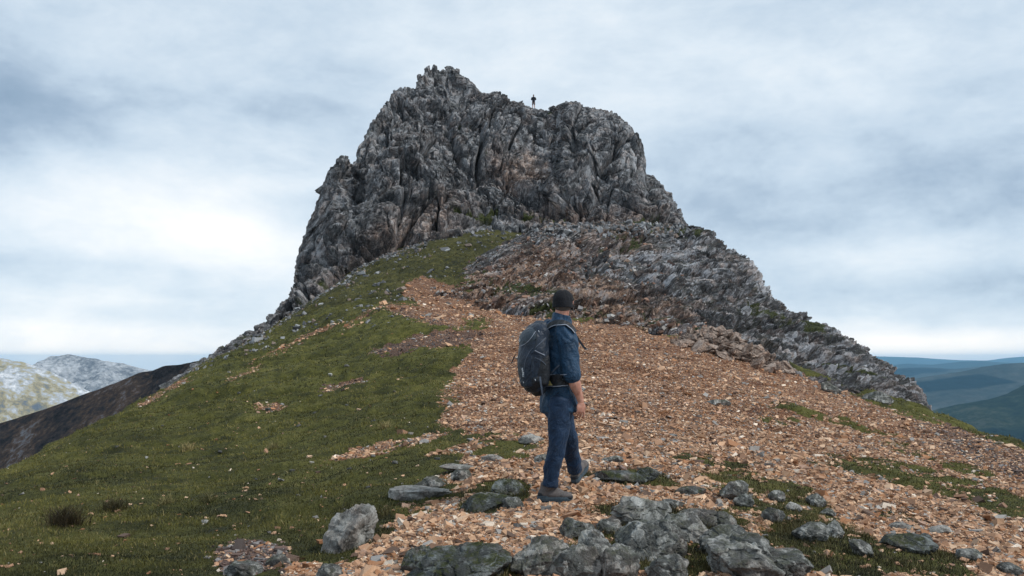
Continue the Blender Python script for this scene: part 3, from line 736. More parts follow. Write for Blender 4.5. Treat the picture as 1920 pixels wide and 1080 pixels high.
for n, y0, y1, hh, ww in ((230000, 3.9, 9, .014, .0033), (240000, 9, 24, .020, .008), (120000, 24, 75, .045, .028)):
    x, y = scatter(n, y0, y1); p = np.stack([x, y, gz(x, y)], -1); g, dk_ = masks(p)
    m = g + fbm(p * 4.5, 88, 3) * .45
    k = rng.random(n) < (1 - sstep(.25, .55, m)) * (1 - .5 * dk_); p = p[k]; g = g[k]
    tn = fbm(p * np.array([.7, .7, 0]), 90, 4); t2 = fbm(p * np.array([2.0, 3.6, 0]), 91, 4, .6)
    h = hh * np.exp(rng.normal(0, .35, len(p))) * np.clip((p[:, 1] / y0) ** .7, 1, 3) * np.clip(1 + t2 * 1.2, .35, 2.2)
    wd = ww * np.clip(p[:, 1] / y0, 1, 3) * rng.uniform(.6, 1.2, len(p))
    hth_shade = sstep(44, 62, p[:, 1] + fbm(p * .3, 99, 3) * 14); f = np.clip(.48 - .24 * hth_shade + .22 * fbm(p * .12, 95, 3) + .26 * sstep(5, 15, p[:, 1]) - .17 + tn * .8 + t2 * 1.1 + rng.normal(0, .16, len(p)), 0, 1)[:, None]  # far blades darkened for heath and for tussock shade, in the colour
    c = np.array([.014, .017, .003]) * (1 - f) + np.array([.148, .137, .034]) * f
    bd = bed(p)[:, None]; c = c * (1 - bd) + bd * (np.array([.018, .018, .006]) * (1 - f) + np.array([.085, .070, .024]) * f); h = h * (1 + bd[:, 0] * .9)
    straw = (rng.random(len(p)) < .05 + .10 * (tn > .25))[:, None]
    c = np.where(straw, np.array([.21, .175, .075]), c)
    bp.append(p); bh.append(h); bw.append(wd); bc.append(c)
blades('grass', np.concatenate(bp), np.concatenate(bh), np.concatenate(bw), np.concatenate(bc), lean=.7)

# ------------------------------------------------------------------ boulders
import bmesh
_ico = {}
def ico(sub):
    if sub not in _ico:
        bm = bmesh.new(); bmesh.ops.create_icosphere(bm, subdivisions=sub, radius=1)
        V = np.array([v.co[:] for v in bm.verts]); F = np.array([[v.index for v in f.verts] for f in bm.faces]); bm.free()
        _ico[sub] = (V, F)
    return _ico[sub]
def rock_mesh(name, size, seed, sub=5, rough=.28, box=.5, strata=0.0, mat=None, rot=(0, 0, 0), tilt=None, noise=1.0):
    V, F = ico(sub); V = V.copy()
    # squarish superellipsoid, then broken facets
    e = np.abs(V) ** (1 + box * 1.2); k = 1 / np.maximum(e.sum(1), 1e-6) ** (1 / (1 + box * 1.2) * .9)
    V = V * (k / k.max())[:, None] ** .5
    rs = np.random.default_rng(seed); npl = 15
    pn = rs.normal(size=(npl, 3)) * np.array([1, 1, 1.1]); pn /= np.linalg.norm(pn, axis=1, keepdims=True); pdist = rs.uniform(.66, .95, npl)
    U = V / np.linalg.norm(V, axis=1, keepdims=True); dt = U @ pn.T
    rr = np.where(dt > .05, pdist / np.maximum(dt, .05), 9); rc = np.minimum(rr.min(1), np.linalg.norm(V, axis=1) * 1.08)
    V = U * rc[:, None]
    V = V / np.abs(V).max(0)
    q = V * np.array(size) / max(size)
    h1, e1, t1 = facet(q * 1.25 + seed * 3.1, seed); h2, e2, t2 = facet(q * np.array([3.4, 3.4, 4.5]) + seed, seed + 1); h3, e3, t3 = facet(q * 8.5, seed + 2)
    d = rough * (h1 * .8 - .1 * np.exp(-(e1 / .08) ** 2)) + rough * .42 * (h2 - .5 * np.exp(-(e2 / .08) ** 2)) + rough * .16 * h3 * noise + fbm(q * 5, seed + 5, 4) * rough * .22
    if strata: d = d + strata * np.abs(vnoise(np.stack([q[:, 0] * .8, q[:, 1] * .8, q[:, 2] * 9 + q[:, 0] * 2.5 + fbm(q * 2, seed + 8, 2) * 1.5], -1), seed + 6)) * -.16
    V = V * (1 + d)[:, None] * np.array(size) * .5
    M = rotmats(*[np.array([r]) for r in (tilt or (0, 0, 0))])[0]; V = V @ M.T
    o = new_mesh(name, V, F, mat or MBOULD, False, {'tint': t2, 'red': np.zeros(len(V)), 'turf': np.zeros(len(V))})
    return o
# px, base py, width px, height px, depth/width, yaw, kind, label  (kind: b grey boulder, p pale slab, m mossy)
BO = [
 (650,1032,80,104,1.2,.5,'p',(-.35,.62,.25),'tall pale grey lichen spotted boulder standing at the grass edge left of the gravel'),
 (782,938,128,26,.55,-.1,'p',(0,.04,.05),'long flat pale slab lying in grass behind the tall grey boulder'),
 (806,917,54,17,.7,.3,'b',(0,0,.2),'low dark grey stone right behind the long pale slab'),
 (856,886,62,10,.6,.1,'p',(0,.05,.1),'thin flat pale flake half sunk in the turf above the long slab'),
 (866,902,38,22,.8,.6,'b',(0,.2,.4),'small brownish stone below the thin flat flake'),
 (905,958,84,36,.7,.6,'m',(.1,-.3,.5),'dark mossy rib of rock left of the standing hiker'),
 (955,928,66,30,.7,.2,'m',(.2,.2,.3),'jagged dark rock fin behind the mossy rib beside the hiker'),
 (960,955,44,26,.7,.9,'b',(0,.2,.2),'small dark knob at the right end of the mossy rib'),
 (993,832,54,14,.7,.2,'p',(0,0,.2),'flat whitish stone on the gravel edge behind the hiker\'s legs'),
 (925,866,44,9,.6,.1,'p',(0,.05,0),'flat pale stone sunk in turf left of the hiker\'s knees'),
 (1018,868,30,14,.8,.5,'b',(0,0,.3),'small grey stone beside the hiker\'s rear calf'),
 (1160,905,96,22,.55,.1,'m',(.05,.1,.1),'low mossy dark rock right of the hiker\'s boots'),
 (1213,902,48,20,.7,.5,'m',(0,-.2,.3),'small dark mossed hump at the end of the low rock beside the boots'),
 (1152,868,42,10,.6,.2,'b',(0,0,.1),'thin dark stone on gravel just beyond the low mossy rock'),
 (870,1095,190,80,.7,.3,'m',(0,-.15,.2),'broad brown and grey ledge at the bottom edge left of centre'),
 (785,1075,60,55,.8,.7,'m',(.1,.2,.2),'mossy grey lump at the left end of the brown bottom ledge'),
 (905,1085,80,60,.8,.2,'b',(0,.2,.4),'rounded grey lump on top of the brown bottom ledge'),
 (1015,1082,115,70,.8,.5,'b',(.1,-.25,.5),'rusty brown sloping rock at the bottom edge below the hiker'),
 (1075,1090,100,80,.8,.2,'b',(0,.2,.3),'fissured grey rock right of the rusty sloping rock'),
 (1112,1048,62,60,.9,.1,'b',(0,.1,.2),'rounded pale lichened lump in the middle of the foreground outcrop'),
 (1078,1010,66,42,.8,.4,'b',(0,-.2,.2),'blocky grey rock at the left shoulder of the foreground outcrop'),
 (1140,1000,50,28,.8,.4,'b',(0,-.1,.2),'flat grey rock between the blocky rock and the layered crest'),
 (1205,985,130,62,.75,.2,'b',(0,.08,.2),'layered grey crest of the foreground outcrop below the hiker\'s right'),
 (1215,1048,140,80,.8,.2,'b',(.1,-.1,.2),'massive grey face in the centre of the foreground outcrop'),
 (1290,1015,90,54,.8,.5,'b',(0,.2,.3),'dark tilted rock right of the layered crest'),
 (1330,990,100,38,.7,.1,'b',(0,.12,.1),'long low rock spreading right from the layered crest'),
 (1160,1100,90,70,.8,.1,'b',(0,0,.4),'grey pointed rock at the bottom edge under the lichened lump'),
 (1255,1100,80,55,.8,.3,'b',(0,.1,.1),'pale cracked rock at the bottom edge below the massive face'),
 (1405,1088,190,92,.85,.15,'b',(0,.12,.3),'largest smooth striped rock at the bottom edge right of centre'),
 (1365,1040,100,54,.8,.4,'b',(.1,-.2,.2),'grey rock leaning on the back of the largest striped rock'),
 (1480,1085,110,50,.8,.3,'b',(0,.2,.2),'dark right shoulder of the largest striped rock'),
 (1380,937,56,38,.8,.4,'b',(.1,-.3,.3),'dark angular block standing on turf right of the outcrop'),
 (1398,950,36,26,.8,.9,'b',(0,.3,.1),'small dark block leaning on the angular block'),
 (1461,942,34,18,.9,.2,'b',(0,.1,.2),'dark stone on gravel right of the angular block'),
 (1489,958,34,14,.7,.3,'p',(0,.1,.2),'pale flat stone below two dark stones right of the outcrop'),
 (1535,952,36,20,.8,.1,'b',(0,.2,.2),'squat dark stone at the top of the scattered right group'),
 (1452,980,44,32,.8,.4,'b',(0,-.2,.2),'smooth grey stone leaning in grass above the square block'),
 (1524,1014,64,36,.75,.3,'b',(0,.1,.25),'square dark block among grass in the lower right'),
 (1567,1008,32,34,.7,.8,'b',(0,.4,.1),'upright dark wedge next to the square block'),
 (1556,968,28,12,.8,.2,'b',(0,0,0),'little dark stone above the upright wedge'),
 (1622,1044,56,28,.7,.2,'b',(0,.5,.3),'sloping grey stone right of the square block'),
 (1710,1034,110,32,.65,.1,'m',(0,.1,.1),'broad low dark rock in the lower right corner area'),
 (1737,1030,48,26,.8,.4,'m',(0,-.2,.1),'dark knob at the right end of the broad low rock'),
 (1697,994,46,12,.7,.1,'p',(0,.05,.1),'flat pale slab on gravel above the broad low rock'),
 (1765,1002,50,14,.7,.2,'p',(0,-.05,.2),'grey flat flake right of the flat pale slab'),
 (1900,1078,44,18,.7,.2,'b',(0,.1,.1),'dark stone at the far bottom right corner'),
 (1820,1050,60,16,.6,.1,'b',(0,.05,.1),'low grey stone between the broad rock and the corner'),
 (612,1088,54,30,.8,.3,'b',(0,.1,.1),'rough grey stone at the bottom edge left of the tall boulder'),
 (455,1080,70,30,.7,.1,'b',(0,.1,.1),'half buried grey rock in the bare patch at the bottom left'),
 (520,1062,44,18,.7,.4,'b',(0,.1,.1),'small grey rock at the right of the bare patch'),
 (1350,762,44,9,.7,.1,'b',(0,0,.1),'dark flat stone alone in the middle of the wide gravel'),
 (1480,1046,46,14,.7,.2,'p',(0,.05,.1),'pale rounded stone on turf left of the square block'),
 (1262,955,50,14,.6,.1,'b',(0,.1,.1),'flat dark stone behind the layered crest'),
 (1300,930,60,14,.6,.1,'m',(0,.05,.1),'mossy low stone between the layered crest and the angular block'),
 (1650,755,56,20,.7,.1,'b',(0,.1,.1),'grey rock at the foot of the right spur above the gravel'),
 (1560,738,40,22,.7,.5,'b',(0,.5,.1),'tilted grey slab in the grass below the right spur'),
]
SC_M = {'b': MBOULD, 'p': MPALE, 'm': mat_rock('mossy_rock', sc_=4.2, warm=.3, moss=.95, dark=(.022, .027, .027), mid=(.075, .083, .083), light=(.24, .27, .27))}
for i, (px, py, wp, hp, dw, yaw, kd, tl, lab) in enumerate(BO):
    py_eff = min(py, 1092)
    q = on_ground(px, py_eff); s = q[1] / FPX
    w_, h_ = wp * s, hp * s * (1.2 if hp > 20 else 1.5)
    flatk = kd == 'p' or hp < wp * .3
    o = rock_mesh('boulder' if wp > 40 else 'stone', (w_ * 1.12, w_ * dw * 1.15, h_ * 1.1), 1000 + i * 7, sub=6 if wp > 90 else 5, rough=.08 if flatk else .13, box=.9 if i in (37, 31) else .45,
                  strata=.9 if i in (22, 28, 1, 0) else .35, mat=SC_M[kd], tilt=tl)
    base = q + np.array([0, w_ * dw * .32, 0]); base[2] = gz(base[0], base[1])
    o.location = (base[0], base[1], base[2] + h_ * (.5 - .30))
    tag(o, lab, 'boulder' if wp > 40 else 'stone')
# lone stones on the turf, all alike at this size
def slab_mesh(name, seed, mat, th=.24, npt=26):
    rs = np.random.default_rng(seed); bm = bmesh.new()
    pts = np.c_[rs.uniform(-.5, .5, npt), rs.uniform(-.34, .34, npt), rs.uniform(-th / 2, th / 2, npt)]
    pts[:, 2] = np.sign(pts[:, 2]) * th / 2 * rs.uniform(.75, 1, npt)
    for q in pts: bm.verts.new(q)
    bmesh.ops.convex_hull(bm, input=bm.verts[:])
    for v in [v for v in bm.verts if not v.link_faces]: bm.verts.remove(v)
    bmesh.ops.triangulate(bm, faces=bm.faces[:])
    bm.verts.index_update(); V = np.array([v.co[:] for v in bm.verts]); F = np.array([[v.index for v in f.verts] for f in bm.faces]); bm.free()
    return new_mesh(name, V, F, mat, False, {'tint': np.full(len(V), rs.random()), 'red': np.zeros(len(V)), 'turf': np.zeros(len(V))})
protos = [slab_mesh('stone', 3000 + k, MPALE if k % 2 else MBOULD, .35) for k in range(4)]
LS = [(413,848,12),(385,980,16),(548,884,12),(530,760,9),(505,770,16),(620,705,12),(600,745,9),(650,690,10),(220,838,8),(345,720,9),(448,738,9),(700,858,12),(655,880,10),(585,868,10),(480,900,9),(740,870,14),
      (820,862,12),(880,850,14),(650,762,9),(560,800,10),(590,775,8),(430,700,8),(360,940,8),(505,1000,10),(700,790,9),(770,815,11),(690,915,12),(560,930,9),(305,800,7),(275,860,9),(740,735,8),(610,820,8)]
used = set()
for i, (px, py, wpx) in enumerate(LS):
    q = on_ground(px, py); k = i % 4
    o = protos[k] if k not in used else protos[k].copy()
    if k in used: col.objects.link(o)
    used.add(k)
    s = wpx * q[1] / FPX; o.scale = (s, s, s); o.rotation_euler = (rng.normal(0, .15), rng.normal(0, .15), rng.uniform(0, 6)); o.location = (q[0], q[1], q[2] + s * .1)
    tag(o, 'small loose stone lying alone on the green slope left of the gravel', 'stone', 'lone stones on the grass slope')

# heap of slabs below the spur
MSLAB = mat_rock('slab_rock', sc_=3.5, warm=.85, moss=0, dark=(.05, .036, .03), mid=(.17, .125, .10), light=(.42, .34, .29))
sl = [slab_mesh('slab_stone', 4000 + k, MSLAB, .17 + .02 * k, 20) for k in range(12)]
nslab = 0
ridge_px = [(1272,636,0.0),(1300,622,.35),(1335,612,.95),(1370,622,1.0),(1410,650,.85),(1450,678,.5),(1478,696,.1)]
rp = np.array(ridge_px)
while nslab < 230:
    u = rng.uniform(1268, 1482); v = rng.random() ** .8
    basepy = np.interp(u, [1268, 1330, 1400, 1480], [650, 664, 684, 706]); top = np.interp(u, rp[:, 0], rp[:, 1])
    hh = np.interp(u, rp[:, 0], rp[:, 2])
    q = on_ground(u, basepy)
    run = 1.9; yy = q[1] + v * run; xx = q[0] * yy / q[1]
    hz = (q[1] / FPX * (basepy - top)) * v * .92
    zz_ = max(gz(xx, yy), q[2]) * 0 + q[2] + hz
    k = rng.integers(0, 12)
    o = sl[k] if 'label' not in sl[k] else sl[k].copy()
    if 'label' in sl[k]: col.objects.link(o)
    s = rng.uniform(.28, .70) * (1.25 if rng.random() < .12 else 1)
    o.scale = (s, s * rng.uniform(.7, 1.1), s * rng.uniform(.6, 1.2)); o.location = (xx, yy, zz_ + .04)
    o.rotation_euler = (rng.normal(-.5, .3), rng.normal(.22, .3), rng.normal(0, .6) + (math.pi if rng.random() < .5 else 0))
    tag(o, 'rusty brown slab lying in the heap of loose rocks below the right hand spur', 'slab', 'slabs in the heap below the spur'); nslab += 1

# grass tussocks and rushes
def tussock(name, px, py, hpx, n, c0, c1, lean, lab, cat):
    q = on_ground(px, py); s = q[1] / FPX; h = hpx * s
    pos = q + np.c_[rng.normal(0, h * .28, n), rng.normal(0, h * .28, n), np.zeros(n)]
    f = rng.random((n, 1)); c = np.array(c0) * (1 - f) + np.array(c1) * f
    o = blades(name, pos - q, h * rng.uniform(.5, 1.1, n), np.full(n, max(.004, s * 1.1)), c, lean=lean, kind=None)
    o.location = tuple(q); tag(o, lab, cat)
tussock('grass_tussock', 352, 845, 22, 110, (.16,.13,.05), (.34,.28,.13), .6, 'straw coloured grass tuft in the middle of the green slope', 'grass tuft')
tussock('grass_tussock', 722, 803, 20, 90, (.16,.13,.05), (.34,.28,.13), .6, 'pale dry grass tuft near the left edge of the gravel', 'grass tuft')
tussock('grass_tussock', 512, 842, 18, 110, (.12,.11,.04), (.28,.24,.11), .9, 'wide dry tuft right of the straw coloured one', 'grass tuft')
tussock('grass_tussock', 312, 945, 24, 130, (.12,.11,.04), (.30,.26,.12), .8, 'dry yellow tuft right of the dark rush clumps', 'grass tuft')
tussock('grass_tussock', 392, 940, 24, 130, (.05,.05,.015), (.20,.18,.08), .8, 'dark tuft with straw tips right of the dry yellow tuft', 'grass tuft')
tussock('rush_clump', 120, 985, 50, 420, (.018,.014,.006), (.05,.036,.016), .55, 'largest dark brown rush clump at the lower left', 'rushes')
tussock('rush_clump', 215, 958, 34, 260, (.02,.018,.007), (.06,.05,.02), .6, 'smaller dark rush clump right of the largest one', 'rushes')

# loose broken rock on the spur and along the foot of the crag
def sheet_points(o, n, f):
    me = o.data; V = np.empty(len(me.vertices) * 3, np.float32); me.vertices.foreach_get('co', V); V = V.reshape(-1, 3).astype(float)
    px, py = proj(V); w_ = f(px, py, V); k = rng.choice(len(V), n, p=w_ / w_.sum()); return V[k], w_[k]
def kf(px, py, V):
    w_ = np.zeros(len(V))
    for cx, cy, rx, ry, an, s_ in [(1000,505,190,80,-20,1),(860,545,90,30,-15,1.5),(1150,600,190,22,8,1.6),(1150,530,150,70,10,.5),(1330,650,90,30,30,.5)]: w_ = np.maximum(w_, s_ * ell(px, py, cx, cy, rx, ry, an))
    return w_ + 1e-5
kp, _ = sheet_points(knoll, 5200, kf)
ks = .075 * np.exp(rng.normal(0, .5, len(kp)))
RP = np.array([(.27,.165,.12),(.20,.12,.09),(.34,.25,.19),(.26,.25,.25),(.13,.08,.065),(.42,.40,.38),(.09,.07,.06)])
shards('scree', kp + np.array([0, -.03, .02]), ks, RP[rng.integers(0, 7, len(kp))] * rng.uniform(.7, 1.1, (len(kp), 1)), flatn=(.25, .6), tilt=.6, kind='stuff')
CF = [(340,722,44),(400,698,48),(470,662,55),(520,640,60),(560,612,66),(610,582,68),(660,548,70),(700,522,72),(745,498,73),(790,474,75),(830,452,78),(880,436,79),(930,428,80),(980,428,80),(1010,430,79)]
cfa = np.array(CF, float); n = 2200; t_ = rng.uniform(0, len(CF) - 1, n)
ux = np.interp(t_, range(len(CF)), cfa[:, 0]); uy = np.interp(t_, range(len(CF)), cfa[:, 1]); uY = np.interp(t_, range(len(CF)), cfa[:, 2]) + 6.0 * np.clip((t_ - 3) / 3, 0, 1) - np.abs(rng.normal(0, 1.0, n)) * (1.0 + 4.5 * np.abs(vnoise(np.c_[t_ * 1.7, t_ * 0, t_ * 0], 5)))
ux = ux + rng.normal(0, 10, n); px3 = (ux - 960) / FPX * uY * 1.0; p = np.stack([px3, uY, gz(px3, uY)], -1)
s_ = np.minimum(.07 * np.exp(rng.normal(0, .55, n)), .2) * np.clip(uY / 70, .5, 1)
GP = np.array([(.20,.205,.215),(.13,.135,.145),(.30,.31,.32),(.24,.19,.16),(.08,.085,.09)])
shards('talus', p + np.array([0, 0, .03]), s_, GP[rng.integers(0, 5, n)] * rng.uniform(.8, 1.1, (n, 1)), flatn=(.4, .9), tilt=.7, kind='stuff')

SE = [(1005,428,77),(1060,416,80),(1120,414,81),(1180,416,81),(1240,420,81),(1290,424,79)]
se = np.array(SE, float); n = 900; t_ = rng.uniform(0, len(SE) - 1, n); V = np.empty(len(knoll.data.vertices) * 3, np.float32); knoll.data.vertices.foreach_get('co', V); V = V.reshape(-1, 3).astype(float)
px_k, py_k = proj(V); near_k = np.where((px_k > 990) & (px_k < 1300) & (py_k < 446) & (V[:, 1] > 66))[0]; V = V[rng.choice(near_k, n)]
shards('rubble', V + np.array([0, -.1, .05]), np.minimum(.14 * np.exp(rng.normal(0, .5, n)), .3), GP[rng.integers(0, 5, n)] * rng.uniform(.8, 1.1, (n, 1)), flatn=(.5, .95), tilt=.8, kind='stuff')

# grey rocks breaking through the upper turf
n = 1100; x = rng.uniform(-.34, .05, n); y = rng.uniform(40, 82, n); p = np.stack([x * y, y, gz(x * y, y)], -1); g, dk_ = masks(p)
k = (fbm(p * .22, 97, 3) > .02) & (g < .4); p = p[k]; n = len(p)
shards('outcrop_rubble', p + np.array([0, 0, .02]), np.minimum(.10 * np.exp(rng.normal(0, .6, n)), .35), GP[rng.integers(0, 5, n)] * rng.uniform(.8, 1.1, (n, 1)), flatn=(.4, .8), tilt=.5, kind='stuff')
# ------------------------------------------------------------------ people
from mathutils.bvhtree import BVHTree
def nv(v): v = np.asarray(v, float); return v / np.linalg.norm(v)
def tube(pts, rad, side=None, ns=20, caps=True, ck=1.0):
    """closed tube; rad: r or (r_side, r_other) per point"""
    pts = np.array(pts, float); n = len(pts)
    # resample smoothly
    rad = np.array([(r, r) if np.isscalar(r) else r for r in rad], float)
    t = np.r_[0, np.cumsum(np.linalg.norm(np.diff(pts, axis=0), axis=1))]
    m = max(6, n * 4); tt = np.linspace(0, t[-1], m)
    def cr(v):
        out = np.empty((m, v.shape[1])); 
        d = np.gradient(v, t, axis=0)
        for i, q in enumerate(tt):
            k = min(max(np.searchsorted(t, q) - 1, 0), n - 2); h = t[k + 1] - t[k]; s = (q - t[k]) / h
            out[i] = (2*s**3-3*s*s+1)*v[k] + (s**3-2*s*s+s)*h*d[k] + (-2*s**3+3*s*s)*v[k+1] + (s**3-s*s)*h*d[k+1]
        return out
    if n > 2: P_, R_ = cr(pts), np.maximum(cr(rad), 1e-4)
    else:
        f = (tt / t[-1])[:, None]; P_ = pts[0] * (1 - f) + pts[1] * f; R_ = rad[0] * (1 - f) + rad[1] * f
    T = np.gradient(P_, axis=0); T /= np.linalg.norm(T, axis=1, keepdims=True)
    sd_ = nv(side) if side is not None else nv(np.cross(T[0], (0.3, .9, .2)))
    V = []; a = np.linspace(0, 2 * np.pi, ns, endpoint=False)
    rings = []
    def ring(c, tt_, r):
        s = nv(sd_ - tt_ * np.dot(sd_, tt_)); u = np.cross(tt_, s)
        return c + np.outer(np.cos(a), s) * r[0] + np.outer(np.sin(a), u) * r[1]
    if caps:
        for k in (.0, .45, .8): 
            f = math.sqrt(1 - (1 - k) ** 2) if k else .02
            rings.append(ring(P_[0] - T[0] * R_[0].min() * (1 - k) * ck, T[0], R_[0] * f))
    for c, t_, r in zip(P_, T, R_): rings.append(ring(c, t_, r))
    if caps:
        for k in (.8, .45, .0):
            f = math.sqrt(1 - (1 - k) ** 2) if k else .02
            rings.append(ring(P_[-1] + T[-1] * R_[-1].min() * (1 - k) * ck, T[-1], R_[-1] * f))
    V = np.concatenate(rings); nr = len(rings); F = []
    i = np.arange(nr * ns).reshape(nr, ns); j = np.roll(i, -1, 1)
    F = np.stack([i[:-1], j[:-1], j[1:], i[1:]], -1).reshape(-1, 4)
    F = np.concatenate([F[:, [0, 1, 2]], F[:, [0, 2, 3]]])
    c0, c1 = len(V), len(V) + 1; V = np.concatenate([V, [rings[0].mean(0)], [rings[-1].mean(0)]])
    F = np.concatenate([F, np.stack([j[0], i[0], np.full(ns, c0)], -1), np.stack([i[-1], j[-1], np.full(ns, c1)], -1)])
    return V, F
def ellips(c, r, fx=(1, 0, 0), fy=(0, 1, 0), fz=(0, 0, 1), sub=3):
    V, F = ico(sub); M = np.stack([nv(fx) * r[0], nv(fy) * r[1], nv(fz) * r[2]]); return V @ M + np.asarray(c, float), F
def join(pr):
    V, F, o = [], [], 0
    for v, f in pr: V.append(v); F.append(np.asarray(f) + o); o += len(v)
    return np.concatenate(V), np.concatenate(F)
def arrays(me):
    V = np.empty(len(me.vertices) * 3, np.float32); me.vertices.foreach_get('co', V); me.calc_loop_triangles()
    F = np.empty(len(me.loop_triangles) * 3, np.int32); me.loop_triangles.foreach_get('vertices', F); return V.reshape(-1, 3).astype(float), F.reshape(-1, 3)
def laplace(V, F, it=2, lam=.5):
    e = np.concatenate([F[:, [0, 1]], F[:, [1, 2]], F[:, [2, 0]]]); e = np.concatenate([e, e[:, ::-1]])
    cnt = np.bincount(e[:, 0], minlength=len(V))[:, None]
    for _ in range(it):
        s = np.stack([np.bincount(e[:, 0], weights=V[e[:, 1], k], minlength=len(V)) for k in range(3)], -1)
        V = V + lam * (s / np.maximum(cnt, 1) - V)
    return V
def vnorm(V, F):
    n = np.cross(V[F[:, 1]] - V[F[:, 0]], V[F[:, 2]] - V[F[:, 0]]); N = np.zeros_like(V)
    for k in range(3):
        for q in range(3): N[:, q] += np.bincount(F[:, k], weights=n[:, q], minlength=len(V))
    return N / np.maximum(np.linalg.norm(N, axis=1, keepdims=True), 1e-12)
def fuse(prims, voxel, it=3, disp=None):
    V, F = join(prims); o = new_mesh('tmp_fuse', V, F, [], True)
    m = o.modifiers.new('r', 'REMESH'); m.mode = 'VOXEL'; m.voxel_size = voxel
    dg = bpy.context.evaluated_depsgraph_get(); ev = o.evaluated_get(dg); me = ev.to_mesh()
    V, F = arrays(me); ev.to_mesh_clear(); d = o.data; bpy.data.objects.remove(o); bpy.data.meshes.remove(d)
    V = laplace(V, F, it)
    if disp is not None: V = V + vnorm(V, F) * disp(V)[:, None]
    return V, F
def part(name, VF, mat, root, smooth=True, parent=None, label=None, attrs=None):
    V, F = VF; o = new_mesh(name, V - np.array(root.location), F, mat, smooth, attrs, parent=parent or root)
    if parent is not None and parent is not root: pass
    if label: o['label'] = label
    return o
def cloth_mat(name, c, rough=.75, weave=900, fold=0.0, sheen=.2, c2=None):
    m = NT(name); n = m.ramp(m.noise(9, 4, .6), [(.35, tuple(x * .8 for x in c)), (.65, c2 or tuple(x * 1.25 for x in c))]); m.color(n)
    m.b.inputs['Roughness'].default_value = rough; m.b.inputs['Sheen Weight'].default_value = sheen; m.b.inputs['Specular IOR Level'].default_value = .35
    b = m.bump(m.noise(14, 5, .6, v=m.map((1, 1, .6), (0, R(30), 0)), dist=.6), .045, .6 + fold); m.bump(m.noise(weave, 2, .5), .0006, .5, b); return m.m
def plain(name, c, rough=.6, bump=None, spec=.3, metal=0):
    m = NT(name); m.color(m.ramp(m.noise(60, 3, .6), [(.3, tuple(x * .82 for x in c)), (.7, tuple(min(1, x * 1.15) for x in c))])); m.b.inputs['Roughness'].default_value = rough
    m.b.inputs['Specular IOR Level'].default_value = spec; m.b.inputs['Metallic'].default_value = metal
    if bump: m.bump(m.noise(bump[0], 4, .6), bump[1], .6)
    return m.m
def skin_mat():
    m = NT('skin'); m.color(m.ramp(m.noise(22, 4, .6), [(.3, (.30, .135, .095)), (.55, (.44, .225, .165)), (.75, (.50, .28, .215))]))
    m.b.inputs['Roughness'].default_value = .55; m.b.inputs['Subsurface Weight'].default_value = .05; m.bump(m.noise(260, 3, .6), .0012, .5); return m.m
MSKIN = skin_mat()
MJACK = cloth_mat('navy_jacket_cloth', (.005, .034, .078), .55, fold=.4, sheen=.03)
MTROU = cloth_mat('navy_trouser_cloth', (.005, .022, .056), .75, fold=.3, sheen=.02)
MCAP = cloth_mat('black_cap_cloth', (.004, .005, .008), .9, sheen=0)
MHAIR = plain('short_grey_hair', (.075, .062, .055), .9, (700, .003))
MPACK = cloth_mat('slate_pack_cloth', (.006, .015, .031), .42, sheen=.05, fold=.1)
MPACK2 = cloth_mat('black_pack_cloth', (.006, .009, .014), .5, sheen=.0)
MPIPE = plain('grey_piping', (.24, .27, .33), .6)
MSTRAP = plain('black_webbing', (.016, .024, .036), .7)
MWEB = plain('grey_webbing', (.075, .095, .13), .7)
MYEL = plain('yellow_patch', (.60, .52, .20), .6)
MWHITE = plain('white_print', (.65, .70, .75), .5)
MSHOE = plain('grey_shoe_suede', (.11, .10, .098), .9, (300, .004))
MSOLE = plain('blue_grey_sole', (.05, .075, .095), .7, (90, .006))
MDARKS = plain('dark_rubber', (.018, .022, .028), .8)

D0 = 7.3
def W(px, py, d=0.0): return P(px, py, D0 + d)
FW = np.array([math.cos(R(32)), math.sin(R(32)), 0.0]); RT = np.array([math.sin(R(32)), -math.cos(R(32)), 0.0]); UP = np.array([0, 0, 1.0])
foot = W(1040, 941)
man = empty('person', tuple(foot))
tag(man, 'hiker in navy clothes and black cap, standing on gravel with back to the camera', 'person')

hip_r, kne_r, ank_r = W(1051, 748, -.085), W(1044, 835, -.10), W(1032, 914, -.07)
hip_l, kne_l, ank_l = W(1043, 744, .085), W(1066, 822, .22), W(1078, 886, .42)
sh_r, el_r, wr_r = W(1062, 622, -.145), W(1072, 702, -.185), W(1089, 752, -.14)
sh_l, el_l, wr_l = W(1026, 617, .15), W(1064, 682, .26), W(1074, 722, .16)
hc = W(1055.5, 568, .01); FH = np.array([math.cos(R(80)), math.sin(R(80)), 0.0]); RH = np.array([FH[1], -FH[0], 0.0])

